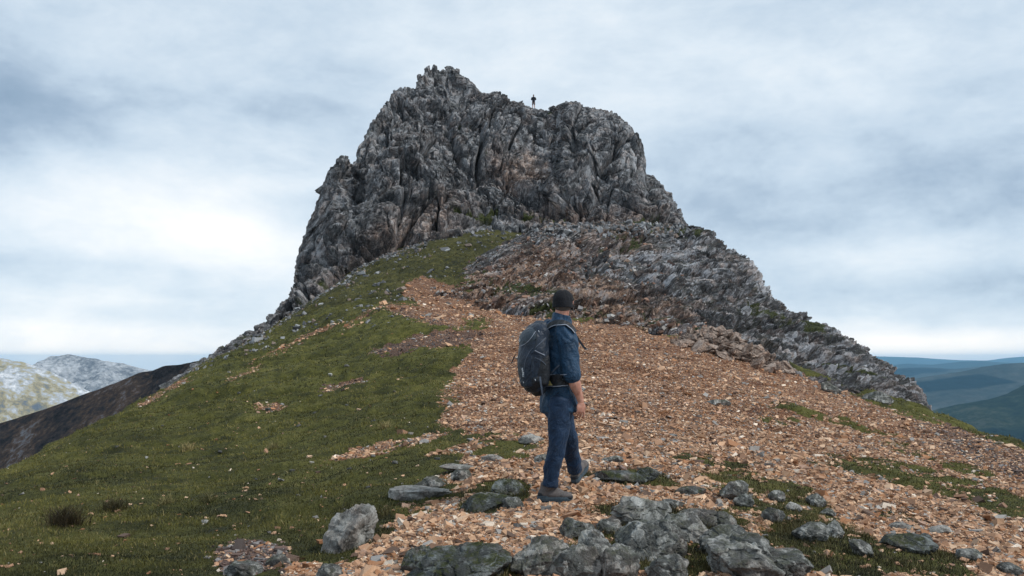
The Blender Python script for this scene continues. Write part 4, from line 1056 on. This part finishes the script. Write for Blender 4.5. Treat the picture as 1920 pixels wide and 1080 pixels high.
def hand(wr, dn, fwd, inner, sgn=1):
    """dn: along the hand, fwd: towards the thumb side, inner: palm side"""
    dn, fwd, inner = nv(dn), nv(fwd), nv(inner); pr = []
    pc = wr + dn * .052
    pr.append(ellips(pc, (.042, .050, .017), fwd, dn, inner)); pr.append(ellips(wr + dn * .02, (.030, .035, .020), fwd, dn, inner))
    for k, (o_, L) in enumerate(((.032, .92), (.011, 1.0), (-.010, .95), (-.031, .78))):
        a = R(10 + 9 * k); p0 = wr + dn * .080 + fwd * o_; pts = [wr + dn * .05 + fwd * o_ * .8, p0]
        for seg, da in ((.040, 24), (.026, 36), (.020, 26)):
            d_ = dn * math.cos(a) + inner * math.sin(a) + fwd * o_ * 3.0; pts.append(pts[-1] + nv(d_) * seg * L); a += R(da)
        pr.append(tube(pts, [.0095, .0088, .0082, .0076, .0066], ns=10))
    tpts = [wr + dn * .022 + fwd * .022, wr + dn * .045 + fwd * .044 + inner * .010, wr + dn * .074 + fwd * .052 + inner * .022, wr + dn * .098 + fwd * .046 + inner * .032]
    pr.append(tube(tpts, [.013, .0125, .0105, .0085], ns=10))
    return pr

# the body: one continuous skin
body = []
body.append(tube([W(1046, 756), W(1045, 735), W(1044, 705), W(1046, 660), W(1048, 628), W(1050, 606)], [(.12, .085), (.135, .095), (.13, .09), (.165, .11), (.165, .09), (.075, .06)], RT))
for h_, k_, a_ in ((hip_r, kne_r, ank_r), (hip_l, kne_l, ank_l)):
    body.append(tube([h_, (h_ + k_) / 2, k_, k_ * .62 + a_ * .38, a_ * .9 + k_ * .1], [.070, .064, .048, .048, .034], ns=16, ck=.3))
for s_, e_, w_ in ((sh_r, el_r, wr_r), (sh_l, el_l, wr_l)):
    body.append(tube([s_, (s_ + e_) / 2, e_, e_ * .68 + w_ * .32, e_ * .25 + w_ * .75, w_], [.055, .048, .046, .050, .034, (.030, .024)], FW, ns=18))
body += hand(wr_r, (-.02, -.02, -1), FW, -RT); body += hand(wr_l, nv(wr_l - el_l), UP, -RT * -1)
nk = W(1053, 596, 0)
body.append(tube([W(1050, 608, 0), W(1053, 592, 0), hc - UP * .04 - FH * .015], [.068, .060, .060], ns=18))
body.append(ellips(hc + UP * .018 - FH * .008, (.077, .098, .100), RH, FH, UP))            # cranium
body.append(ellips(hc - UP * .035 + FH * .028, (.062, .068, .078), RH, FH, UP))            # face and jaw
body.append(ellips(hc - UP * .092 + FH * .068, (.026, .022, .018), RH, FH, UP))            # chin
body.append(tube([hc + UP * .018 + FH * .092, hc - UP * .022 + FH * .112, hc - UP * .030 + FH * .094], [.008, .013, .012], ns=10))   # nose
body.append(ellips(hc + UP * .026 + FH * .082, (.055, .014, .010), RH, FH, UP))            # brow
body.append(ellips(hc - UP * .060 + FH * .088, (.024, .010, .006), RH, FH, UP)); body.append(ellips(hc - UP * .071 + FH * .086, (.021, .010, .006), RH, FH, UP))
for s_ in (-1, 1):
    body.append(tube([hc + RH * s_ * .074 - UP * .038 + FH * .006, hc + RH * s_ * .084 - UP * .012 - FH * .004, hc + RH * s_ * .088 + UP * .012 - FH * .008], [(.008, .006), (.016, .006), (.015, .005)], FH, ns=12))
part('body', fuse(body, .0034, 2), MSKIN, man)

# hair and cap
V, F = ellips(hc + UP * .012 - FH * .010, (.0805, .103, .108), RH, FH, UP, 5)
L = (V - hc); keepv = (L @ UP > -.076 + .03 * np.clip((L @ FH) / .05, -1, 1)) & (L @ FH < .045)
Fk = F[keepv[F].all(1)]; V2 = V + vnorm(V, F) * (fbm(V * 90, 5, 2) * .0012)[:, None]
part('hair', (V2, Fk), MHAIR, man)
V, F = ellips(hc + UP * .020 - FH * .006, (.0885, .108, .098), RH, FH, UP, 5)
dz_ = np.clip(-(V - hc - UP * .020) @ UP / .098, 0, .93); kk_ = 1 / np.sqrt(1 - dz_ ** 2); Lr = V - hc; V = hc + np.outer(Lr @ UP, UP) + np.outer((Lr @ FH + .006) * kk_ - .006, FH) + np.outer((Lr @ RH) * kk_, RH)
L = V - hc; lim = -.036
V = V.copy(); low = L @ UP < lim; V[low, 2] = hc[2] + lim - .004
sh = (L @ RH)[low, None] * RH + (L @ FH)[low, None] * FH; s_ = np.linalg.norm(sh, axis=1, keepdims=True)
seam = np.abs(np.sin(np.arctan2(L @ RH, L @ FH) * 3)) ; V += vnorm(V, F) * (.0012 * np.minimum(seam * 6, 1) + fbm(V * 25, 8, 3) * .0025)[:, None]
cap = part('cap', (V, F), MCAP, man, label='black peaked cap')
a = np.linspace(-1.15, 1.15, 25); r_ = np.linspace(0, 1, 8)
vis = []
for i_ in r_:
    for q in a:
        base = hc + RH * math.sin(q) * .088 + FH * (math.cos(q) * .104) - UP * .022
        vis.append(base + FH * i_ * .05 * math.cos(q * .9) - UP * (i_ * .018 + .018 * math.sin(q) ** 2 * i_))
vis = np.array(vis); Vv = np.concatenate([vis, vis - UP * .004]); g = grid_faces(8, 25); Fv = np.concatenate([g, g[:, ::-1] + 200])
part('visor', (Vv, Fv), MCAP, man, parent=None)
part('cap_button', ellips(hc + UP * .119 - FH * .006, (.006, .006, .004), sub=2), MCAP, man)

# jacket
def folds(amp, s1, rot, seed, fine=.35):
    def f(V):
        c, s = math.cos(rot), math.sin(rot)
        q = np.stack([V[:, 0] * c - V[:, 2] * s, V[:, 1], V[:, 0] * s + V[:, 2] * c], -1)
        q = q * np.array([1, 1, .38]) * s1; q = q + np.stack([vnoise(q * .6, seed + 3), vnoise(q * .6 + 4, seed + 4), 0 * q[:, 0]], -1) * .6
        a1 = 1 - np.abs(vnoise(q, seed)) * 2; a2 = 1 - np.abs(vnoise(q * 2.3 + 3, seed + 1)) * 2
        return amp * (a1 * .7 + a2 * fine)
    return f
jk = [tube([W(1048, 771), W(1047, 750), W(1045, 718), W(1044, 700), W(1047, 660), W(1048, 632), W(1049, 612), W(1051, 603)],
           [(.176, .142), (.176, .140), (.155, .120), (.152, .118), (.178, .128), (.182, .115), (.135, .095), (.075, .075)], RT, ns=28, ck=.12)]
jk.append(tube([W(1050, 606, 0), W(1052, 597, 0), W(1053.5, 590, .0)], [(.085, .08), (.074, .074), (.076, .076)], RT, ns=24, caps=False))   # stand collar
jk.append(tube([sh_r + UP * .012 - RT * .03, sh_r * .9 + el_r * .1, (sh_r + el_r) / 2, el_r * .9 + sh_r * .1, el_r], [.075, .080, .074, .070, .069], ns=22))
jk.append(tube([sh_l + UP * .012 + RT * .03, sh_l * .9 + el_l * .1, (sh_l + el_l) / 2, el_l * .9 + sh_l * .1, el_l], [.075, .078, .072, .068, .064], ns=22))
# collar wings at the front
jk.append(tube([W(1055, 592, .06), W(1066, 601, .05), W(1071, 611, .04)], [(.012, .03), (.012, .026), (.008, .012)], RT, ns=10))
Vj, Fj = fuse(jk, .0075, 2, folds(.0125, 8.5, R(-28), 61))
jacket = part('jacket', (Vj, Fj), MJACK, man)
def cuff(e_, s_, r):
    d_ = nv(e_ - s_); return fuse([tube([e_ - d_ * .045, e_ - d_ * .02, e_ + d_ * .012], [r, r * 1.03, r], ns=24)], .005, 1, folds(.004, 16, R(60), 67))
part('rolled_cuff', cuff(el_r, sh_r, .0735), MJACK, man); part('rolled_cuff', cuff(el_l, sh_l, .068), MJACK, man)

# trousers
tr = [tube([W(1046, 765), W(1046, 745), W(1045, 725)], [(.150, .118), (.160, .12), (.15, .11)], RT, ns=24)]
hem_r, hem_l = ank_r + UP * .028, ank_l + UP * .03
tr.append(tube([hip_r, hip_r * .5 + kne_r * .5, kne_r + FW * .006, kne_r * .55 + hem_r * .45 - FW * .004, hem_r], [.105, .094, .076, .071, .063], ns=24, ck=.25))
tr.append(tube([hip_l, hip_l * .5 + kne_l * .5, kne_l, kne_l * .55 + hem_l * .45, hem_l], [.102, .088, .072, .065, .058], ns=24, ck=.25))
Vt, Ft = fuse(tr, .0075, 2, folds(.0135, 9.0, R(38), 71))
part('trousers', (Vt, Ft), MTROU, man)
for a_, k_, r in ((hem_r, kne_r, .066), (hem_l, kne_l, .062)):
    d_ = nv(a_ - k_); part('trouser_hem', fuse([tube([a_ - d_ * .04, a_, a_ + d_ * .012], [r * .96, r * 1.0, r * .99], ns=24, ck=.15)], .005, 1, folds(.004, 14, R(80), 75)), MTROU, man)

# shoes
def shoe(heel, fwd, up, ank):
    fwd = nv(fwd); sd_ = nv(np.cross(fwd, up)); up = np.cross(sd_, fwd)
    Q = lambda x, y, z: heel + fwd * x + sd_ * y + up * z
    up_ = [ellips(Q(.055, 0, .062), (.055, .040, .050), fwd, sd_, up), ellips(Q(.135, 0, .055), (.085, .044, .044), fwd, sd_, up), ellips(Q(.225, 0, .045), (.062, .046, .034), fwd, sd_, up),
           tube([Q(.055, 0, .06), Q(.062, 0, .10), Q(.066, 0, .128)], [(.050, .040), (.046, .038), (.048, .040)], fwd, ns=18), tube([Q(.10, 0, .10), Q(.15, 0, .088), Q(.2, 0, .068)], [(.035, .03), (.03, .028), (.025, .02)], sd_, ns=14)]
    up_.append(tube([Q(.07, 0, .10), ank + np.array([0, 0, .03])], [.040, .038], ns=14))
    s = part('shoe', fuse(up_, .0048, 2, lambda V: fbm(V * 60, 91, 3) * .0012), MSHOE, man)
    # sole: outline with a wavy mid band and lugs
    out = np.array([(0, .0), (.004, .024), (.03, .040), (.09, .038), (.14, .042), (.20, .052), (.25, .046), (.285, .024), (.294, 0)])
    th = np.linspace(0, 1, 44); ox = np.interp(th, np.linspace(0, 1, 9), out[:, 0]); oy = np.interp(th, np.linspace(0, 1, 9), out[:, 1])
    pr = []
    loop = np.concatenate([np.c_[ox, oy], np.c_[ox, -oy][::-1][1:-1]]); n = len(loop); V = []
    prof = ((.96, 0.0), (1.0, .010), (1.03, .022), (1.0, .036))
    for k, z in prof:
        for x, y in loop: V.append(Q(.147 + (x - .147) * k - .006, y * k, z + .012 * max(0, (x - .20) / .09) ** 2 + (.010 if z > .03 and x < .07 else 0)))
    V += [Q(.147, 0, 0), Q(.147, 0, .036)]
    i = np.arange(4 * n).reshape(4, n); j = np.roll(i, -1, 1)
    Fs = np.stack([i[:-1], j[:-1], j[1:], i[1:]], -1).reshape(-1, 4); Fs = np.concatenate([Fs[:, [0, 1, 2]], Fs[:, [0, 2, 3]], np.stack([j[0], i[0], np.full(n, 4 * n)], -1), np.stack([i[-1], j[-1], np.full(n, 4 * n + 1)], -1)])
    o = part('sole', (np.array(V), Fs), MSOLE, man, smooth=False, parent=None); o.parent = s
    lug = []
    for x in np.arange(.015, .285, .027):
        w_ = np.interp(x, out[:, 0], out[:, 1]) * .9
        for y in (-w_ * .55, w_ * .55): lug.append(ellips(Q(x, y, -.001), (.010, w_ * .4, .006), fwd, sd_, up, 1))
    o2 = part('tread', join(lug), MDARKS, man, smooth=False); o2.parent = s
    lc = []
    for k in range(5):
        x = .105 + k * .022; z = .115 - k * .0115
        lc.append(tube([Q(x, -.028, z - .008), Q(x + .006, 0, z + .008), Q(x + .012, .028, z - .008)], [.0028] * 3, ns=8))
    o3 = part('laces', join(lc), MDARKS, man); o3.parent = s
    for nm_, e_ in (('toe_cap', ellips(Q(.245, 0, .034), (.048, .047, .024), fwd, sd_, up)), ('heel_cap', ellips(Q(.028, 0, .05), (.034, .040, .034), fwd, sd_, up))):
        rand = part(nm_, fuse([e_], .005, 2), MDARKS, man); rand.parent = s
shoe(W(1009, 939, -.04), (1, -.06, .0), UP, ank_r)
hl = W(1077, 907, .42)
shoe(hl, (.42, .72, .46), np.array([-.22, -.42, 1.0]), ank_l)

# ---- backpack: a thing of its own
pk = empty('backpack', tuple(W(1002, 735, -.13)))
tag(pk, 'dark slate hiking backpack with grey piping worn on the back of the hiker in navy', 'backpack')
pc = W(1001, 672, -.135)
def sec(z, w_, d_, off): return (pc + UP * z + FW * off, (w_, d_))
ss = [sec(-.262, .075, .05, .045), sec(-.24, .110, .082, .03), sec(-.18, .125, .098, .012), sec(-.08, .136, .108, .0), sec(.04, .139, .113, -.004), sec(.13, .135, .108, .006), sec(.20, .124, .090, .026), sec(.25, .110, .070, .048), sec(.272, .085, .05, .058)]
pd_ = lambda V: folds(.010, 9.5, R(24), 81)(V) + fbm(V * 5, 84, 2) * .006
Vp, Fp = fuse([tube([s[0] for s in ss], [s[1] for s in ss], RT, ns=30)], .007, 2, pd_)
bag = part('main_bag', (Vp, Fp), MPACK, pk)
# front panel, side pocket, lid pouch: bulges fused over the bag
fpn = fuse([tube([pc - FW * .060 + UP * z for z in (-.20, -.10, .02, .10)], [(.085, .055), (.105, .074), (.108, .078), (.085, .062)], RT, ns=26)], .007, 3, folds(.004, 6, R(20), 86))
part('front_pocket', fpn, MPACK, pk)
lid = fuse([tube([pc - FW * .035 + UP * .10, pc - FW * .035 + UP * .17, pc + FW * .004 + UP * .235], [(.112, .082), (.118, .078), (.092, .05)], RT, ns=26)], .007, 3, folds(.003, 6, R(60), 87))
lidp = part('lid_pocket', lid, cloth_mat('lid_cloth', (.014, .026, .040), .4, sheen=.05), pk)
spk = fuse([tube([pc + RT * .085 + FW * .02 + UP * z for z in (-.19, -.10, .0)], [(.055, .065), (.066, .074), (.066, .070)], RT, ns=24)], .007, 3, folds(.006, 9, R(12), 88))
part('side_pocket', spk, MPACK2, pk)
bot = fuse([tube([pc + FW * .045 + UP * -.255, pc + FW * .02 + UP * -.215, pc + FW * .008 + UP * -.175], [(.085, .062), (.122, .095), (.139, .107)], RT, ns=26)], .007, 3, folds(.006, 12, R(70), 89))
part('base_panel', bot, MPACK2, pk)
allV, allF = join([(Vp, Fp), fpn, lid, spk, bot])
tpk = BVHTree.FromPolygons([Vector(v) for v in allV], allF.tolist())
tjk = BVHTree.FromPolygons([Vector(v) for v in Vj], Fj.tolist())
def hit(px, py, tree, lift=.002):
    d = Vector(nv(P(px, py, 1.0))); h, n, _, _ = tree.ray_cast(Vector((0, 0, 0)), d)
    if h is None:
        h, n, _, _ = tree.find_nearest(Vector(W(px, py, -.15)))
    return np.array(h) + np.array(n) * lift, np.array(n)
def ribbon(name, px, width, mat, root, tree, lift=.003, thick=.0025, nsub=6, free=None):
    pts = np.array(px, float); m = (len(pts) - 1) * nsub + 1; t = np.linspace(0, len(pts) - 1, m)
    # smooth image path, then laid on the cloth
    ax = np.interp(t, range(len(pts)), pts[:, 0]); ay = np.interp(t, range(len(pts)), pts[:, 1])
    k = np.array([1, 2, 3, 2, 1]) / 9.
    if m > 8: ax[2:-2] = np.convolve(ax, k, 'valid'); ay[2:-2] = np.convolve(ay, k, 'valid')
    H = [hit(x, y, tree, lift) for x, y in zip(ax, ay)]; C_ = np.array([h[0] for h in H]); N_ = np.array([h[1] for h in H])
    if m > 6: 
        for _ in range(3): C_[1:-1] = (C_[:-2] + C_[1:-1] * 2 + C_[2:]) / 4; N_[1:-1] = (N_[:-2] + N_[1:-1] * 2 + N_[2:]) / 4
    T = np.gradient(C_, axis=0); T /= np.maximum(np.linalg.norm(T, axis=1, keepdims=True), 1e-9); N_ /= np.maximum(np.linalg.norm(N_, axis=1, keepdims=True), 1e-9)
    S = np.cross(T, N_); S /= np.maximum(np.linalg.norm(S, axis=1, keepdims=True), 1e-9)
    return part(name, band(C_, S, N_, width, thick), mat, root, smooth=False)
def band(C_, S, N_, width, thick):
    m = len(C_); a = C_ - S * width / 2; b = C_ + S * width / 2
    V = np.concatenate([a, b, b + N_ * thick, a + N_ * thick]); i = np.arange(m - 1); F = []
    for p, q in ((0, 1), (1, 2), (2, 3), (3, 0)): F.append(np.stack([p * m + i, q * m + i, q * m + i + 1, p * m + i + 1], -1))
    F = np.concatenate(F); F = np.concatenate([F, [[0, 3 * m, 2 * m, m]], [[m - 1, 2 * m - 1, 3 * m - 1, 4 * m - 1]]])
    return V, F
# zips, piping, webbing on the bag
ribbon('zip', [(967, 650), (975, 650), (984, 646), (994, 637), (1004, 622)], .004, MPIPE, pk, tpk)
ribbon('zip', [(1000, 652), (991, 662), (985, 676), (983, 692), (984, 706)], .0042, MWEB, pk, tpk)
ribbon('piping', [(1003, 614), (1007, 628), (1006, 645), (1002, 655)], .010, MSTRAP, pk, tpk)
ribbon('compression_strap', [(1003, 657), (1011, 661), (1021, 666)], .006, MPIPE, pk, tpk)
ribbon('compression_strap', [(1004, 652), (1013, 643), (1023, 633)], .006, MWEB, pk, tpk)
ribbon('pocket_edge', [(1001, 668), (997, 682), (995, 700), (997, 716)], .007, MSTRAP, pk, tpk)
ribbon('pocket_edge', [(1003, 670), (1010, 673), (1018, 678), (1023, 684)], .005, MWEB, pk, tpk)
for x, y in ((981.5, 715), (1003.5, 711), (1010, 620)): ribbon('zip_pull', [(x, y), (x + 1, y + 3)], .004, MWHITE, pk, tpk, nsub=2)
# printed mark and name
def stamp(name, shapes, px, py, tree, mat, root, rotd=0, lift=.004):
    c_, n_ = hit(px, py, tree, lift); acc = np.zeros(3)
    for dx, dy in ((-4, 0), (4, 0), (0, -4), (0, 4), (0, 0)): acc += hit(px + dx, py + dy, tree)[1]
    n_ = nv(acc); r_ = nv(np.cross(UP, n_)); u_ = np.cross(n_, r_); c, s = math.cos(R(rotd)), math.sin(R(rotd)); r2, u2 = r_ * c + u_ * s, -r_ * s + u_ * c
    V, F = shapes; V3 = c_ + np.outer(V[:, 0], r2) + np.outer(V[:, 1], u2) + np.outer(V[:, 2], n_); return part(name, (V3, F), mat, root, smooth=False)
dots = []
for x, y in ((-.008, .004), (.006, .010), (.010, -.003), (-.002, -.010), (.0, .0)):
    v = cube * np.array([.0036, .0036, .0008]) if (x or y) else cube * .0012
    dots.append((v + np.array([x, y, 0]), cf))
stamp('printed_emblem', join(dots), 975, 638, tpk, MWHITE, pk, 20)
cu = bpy.data.curves.new('t', 'FONT'); cu.body = 'Haglöfs'; cu.size = .026; cu.extrude = .0008; cu.align_x = 'CENTER'; cu.align_y = 'CENTER'
to = bpy.data.objects.new('t', cu); col.objects.link(to); dg = bpy.context.evaluated_depsgraph_get(); tm = to.evaluated_get(dg).to_mesh(); TV, TF = arrays(tm); to.evaluated_get(dg).to_mesh_clear(); bpy.data.objects.remove(to)
stamp('printed_name', (TV, TF), 981, 698, tpk, MWHITE, pk, 90, .006)
# straps: over the shoulder, hip belt, tails
ribbon('shoulder_strap', [(1026, 616), (1036, 609), (1048, 605), (1060, 607), (1070, 614), (1077, 624)], .052, MPACK2, pk, tjk, lift=.006, thick=.010)
ribbon('strap_piping', [(1027, 621), (1036, 614), (1048, 610.5), (1060, 611.5), (1069, 617), (1075.5, 626)], .007, MPIPE, pk, tjk, lift=.018, thick=.003)
hb = [(1020, 714), (1030, 713.5), (1042, 713.5), (1054, 713.5), (1064, 713)]
ribbon('hip_belt', hb, .105, MPACK2, pk, tjk, lift=.005, thick=.012)
ribbon('belt_piping', [(x, y - 11) for x, y in hb], .006, MPIPE, pk, tjk, lift=.018)
ribbon('belt_piping', [(x, y + 10.5) for x, y in hb], .006, MPIPE, pk, tjk, lift=.018)
ribbon('adjuster_strap', [(1049, 684), (1041, 692), (1031, 705)], .012, MWEB, pk, tjk, lift=.008)
ribbon('belt_buckle', [(1025, 707), (1025, 714)], .012, MWEB, pk, tjk, lift=.020, nsub=3)
tri = np.array([(-.034, -.024, 0), (.040, -.024, 0), (-.004, .030, 0), (-.034, -.024, .001), (.040, -.024, .001), (-.004, .030, .001)]) * .95
c_, n_ = hit(1034, 717, tjk, .023); n_ = nv(n_ * 1.0 + np.array([0, 0, 0])); r_ = nv(np.cross(UP, n_)); u_ = np.cross(n_, r_)
part('yellow_triangle', (c_ + np.outer(tri[:, 0], r_) + np.outer(tri[:, 1], u_) + np.outer(tri[:, 2], n_), np.array([(3,4,5),(0,2,1),(0,1,4),(0,4,3),(1,2,5),(1,5,4),(2,0,3),(2,3,5)])), MYEL, pk, smooth=False)
def free_strap(name, pts, width, side, mat, thick=.003):
    pts = np.array(pts); t = np.linspace(0, len(pts) - 1, 12); C_ = np.stack([np.interp(t, range(len(pts)), pts[:, k]) for k in range(3)], -1)
    T = np.gradient(C_, axis=0); T /= np.linalg.norm(T, axis=1, keepdims=True); S = np.tile(nv(side), (12, 1)); N_ = np.cross(T, S); return part(name, band(C_, S, N_, width, thick), mat, pk, smooth=False)
free_strap('strap_tail', [W(1078, 627, -.10), W(1083, 634, -.09), W(1090, 645, -.08), W(1098.5, 655, -.07)], .018, (.8, 0, .6), MSTRAP)
free_strap('strap_tail', [W(967, 664, -.18), W(963, 671, -.18), W(959, 681, -.17)], .012, (.7, .3, .3), MSTRAP)
free_strap('strap_tail', [W(1013, 706, -.27), W(1014, 718, -.275), W(1016, 731, -.27), W(1017.5, 742, -.25)], .014, RT + FW, MWEB)
part('haul_loop', tube([pc + FW * .07 + UP * .262 + RT * .03, pc + FW * .065 + UP * .30 + RT * .01, pc + FW * .065 + UP * .30 - RT * .01, pc + FW * .07 + UP * .262 - RT * .03], [.006] * 4, ns=8), MSTRAP, pk)

# ---- the tiny figure on the skyline
Vc, Fc = arrays(crag.data); tcr = BVHTree.FromPolygons([Vector(v) for v in Vc], Fc.tolist())
def crag_top(px, Y0, Y1):
    best = None
    for Y in np.linspace(Y0, Y1, 40):
        x = (px - 960) / FPX * Y / (CP + .05 * 0) * 1.0
        x = P(px, 210, Y)[0]
        h, n, _, _ = tcr.ray_cast(Vector((x, Y, 90)), Vector((0, 0, -1)))
        if h is not None:
            e = h[2] / h[1]
            if best is None or e > best[0]: best = (e, np.array(h))
    return best[1]
ft = crag_top(1000.5, 98, 106)
fig = empty('person', tuple(ft)); tag(fig, 'tiny distant person in dark top and shorts standing on the skyline of the crag', 'person')
B = lambda x, y, z: ft + np.array([x, y, z - .06])
mats_f = dict(dark=plain('dark_shirt', (.012, .015, .022), .9), shorts=plain('taupe_shorts', (.13, .10, .10), .9))
fb = [tube([B(0, 0, .92), B(0, 0, 1.15), B(0, 0, 1.4), B(0, 0, 1.5)], [(.14, .1), (.14, .1), (.17, .11), (.08, .07)], (1, 0, 0), ns=14), tube([B(0, 0, 1.48), B(0, 0, 1.6)], [.055, .055], ns=10), ellips(B(0, 0, 1.68), (.078, .095, .115)), ellips(B(0, .09, 1.67), (.014, .02, .02))]
for s_ in (-1, 1):
    fb.append(tube([B(.09 * s_, 0, .92), B(.11 * s_, .01, .5), B(.12 * s_, -.01, .1)], [.085, .058, .042], ns=12)); fb.append(ellips(B(.13 * s_, .06, .08), (.045, .13, .04)))
    fb.append(tube([B(.19 * s_, 0, 1.42), B(.26 * s_, .03, 1.17), B(.03 * s_, .2, 1.2)], [.05, .043, .034], ns=10)); fb.append(ellips(B(-.03 * s_, .22, 1.21), (.05, .025, .035)))
part('body', fuse(fb, .016, 1), MSKIN, fig)
part('shirt', fuse([tube([B(0, 0, .90), B(0, 0, 1.15), B(0, 0, 1.4), B(0, 0, 1.5)], [(.18, .14), (.175, .135), (.20, .14), (.10, .09)], (1, 0, 0), ns=16)] + [tube([B(.19 * s_, 0, 1.43), B(.27 * s_, .03, 1.17), B(.10 * s_, .17, 1.19)], [.068, .062, .05], ns=12) for s_ in (-1, 1)], .016, 1), mats_f['dark'], fig)
part('shorts', fuse([tube([B(0, 0, .97), B(0, 0, .86)], [(.165, .125), (.165, .125)], (1, 0, 0), ns=14)] + [tube([B(.09 * s_, 0, .9), B(.112 * s_, 0, .55)], [.10, .088], ns=12) for s_ in (-1, 1)], .016, 1), mats_f['shorts'], fig)
part('hair', ellips(B(0, -.015, 1.71), (.086, .098, .10)), MHAIR, fig)
for s_ in (-1, 1): part('shoe', ellips(B(.125 * s_, .05, .075), (.052, .14, .055)), MDARKS, fig)

# rocks sitting on the skyline
for px, wpx, hpx, lab in ((1036, 17, 8, 'rounded block perched on the crag skyline right of the distant person'), (1024, 10, 4, 'smaller flat block on the crag skyline just right of the distant person')):
    q = crag_top(px, 98, 106); s = q[1] / FPX
    o = rock_mesh('boulder', (wpx * s, wpx * s * .8, hpx * s * 1.5), 5000 + px, sub=4, rough=.2, mat=MROCK); o.location = (q[0], q[1] - .3, q[2] - .05); tag(o, lab, 'boulder')

for i, (px, wpx, hpx, lab) in enumerate(((800, 7, 15, 'leftmost upright rock spike on the summit crest'), (813, 7, 16, 'second rock spike from the left on the summit crest'), (828, 6, 12, 'short rock spike just left of the highest one'),
        (844, 8, 18, 'highest rock spike at the very top of the crag'), (857, 8, 13, 'broad rock spike just right of the highest one'), (759, 7, 9, 'small rock knob on the left shoulder of the crag'), (786, 7, 12, 'rock tooth between the left shoulder and the summit spikes'))):
    q = crag_top(px, 94, 106); s = q[1] / FPX
    o = rock_mesh('rock_spike', (wpx * s * 1.7, wpx * s * 1.3, hpx * s * 1.4), 5100 + px, sub=4, rough=.2, mat=MROCK, tilt=(0, rng.normal(.1, .35), 0)); o.location = (q[0], q[1], q[2] - hpx * s * .10); tag(o, lab, 'rock')
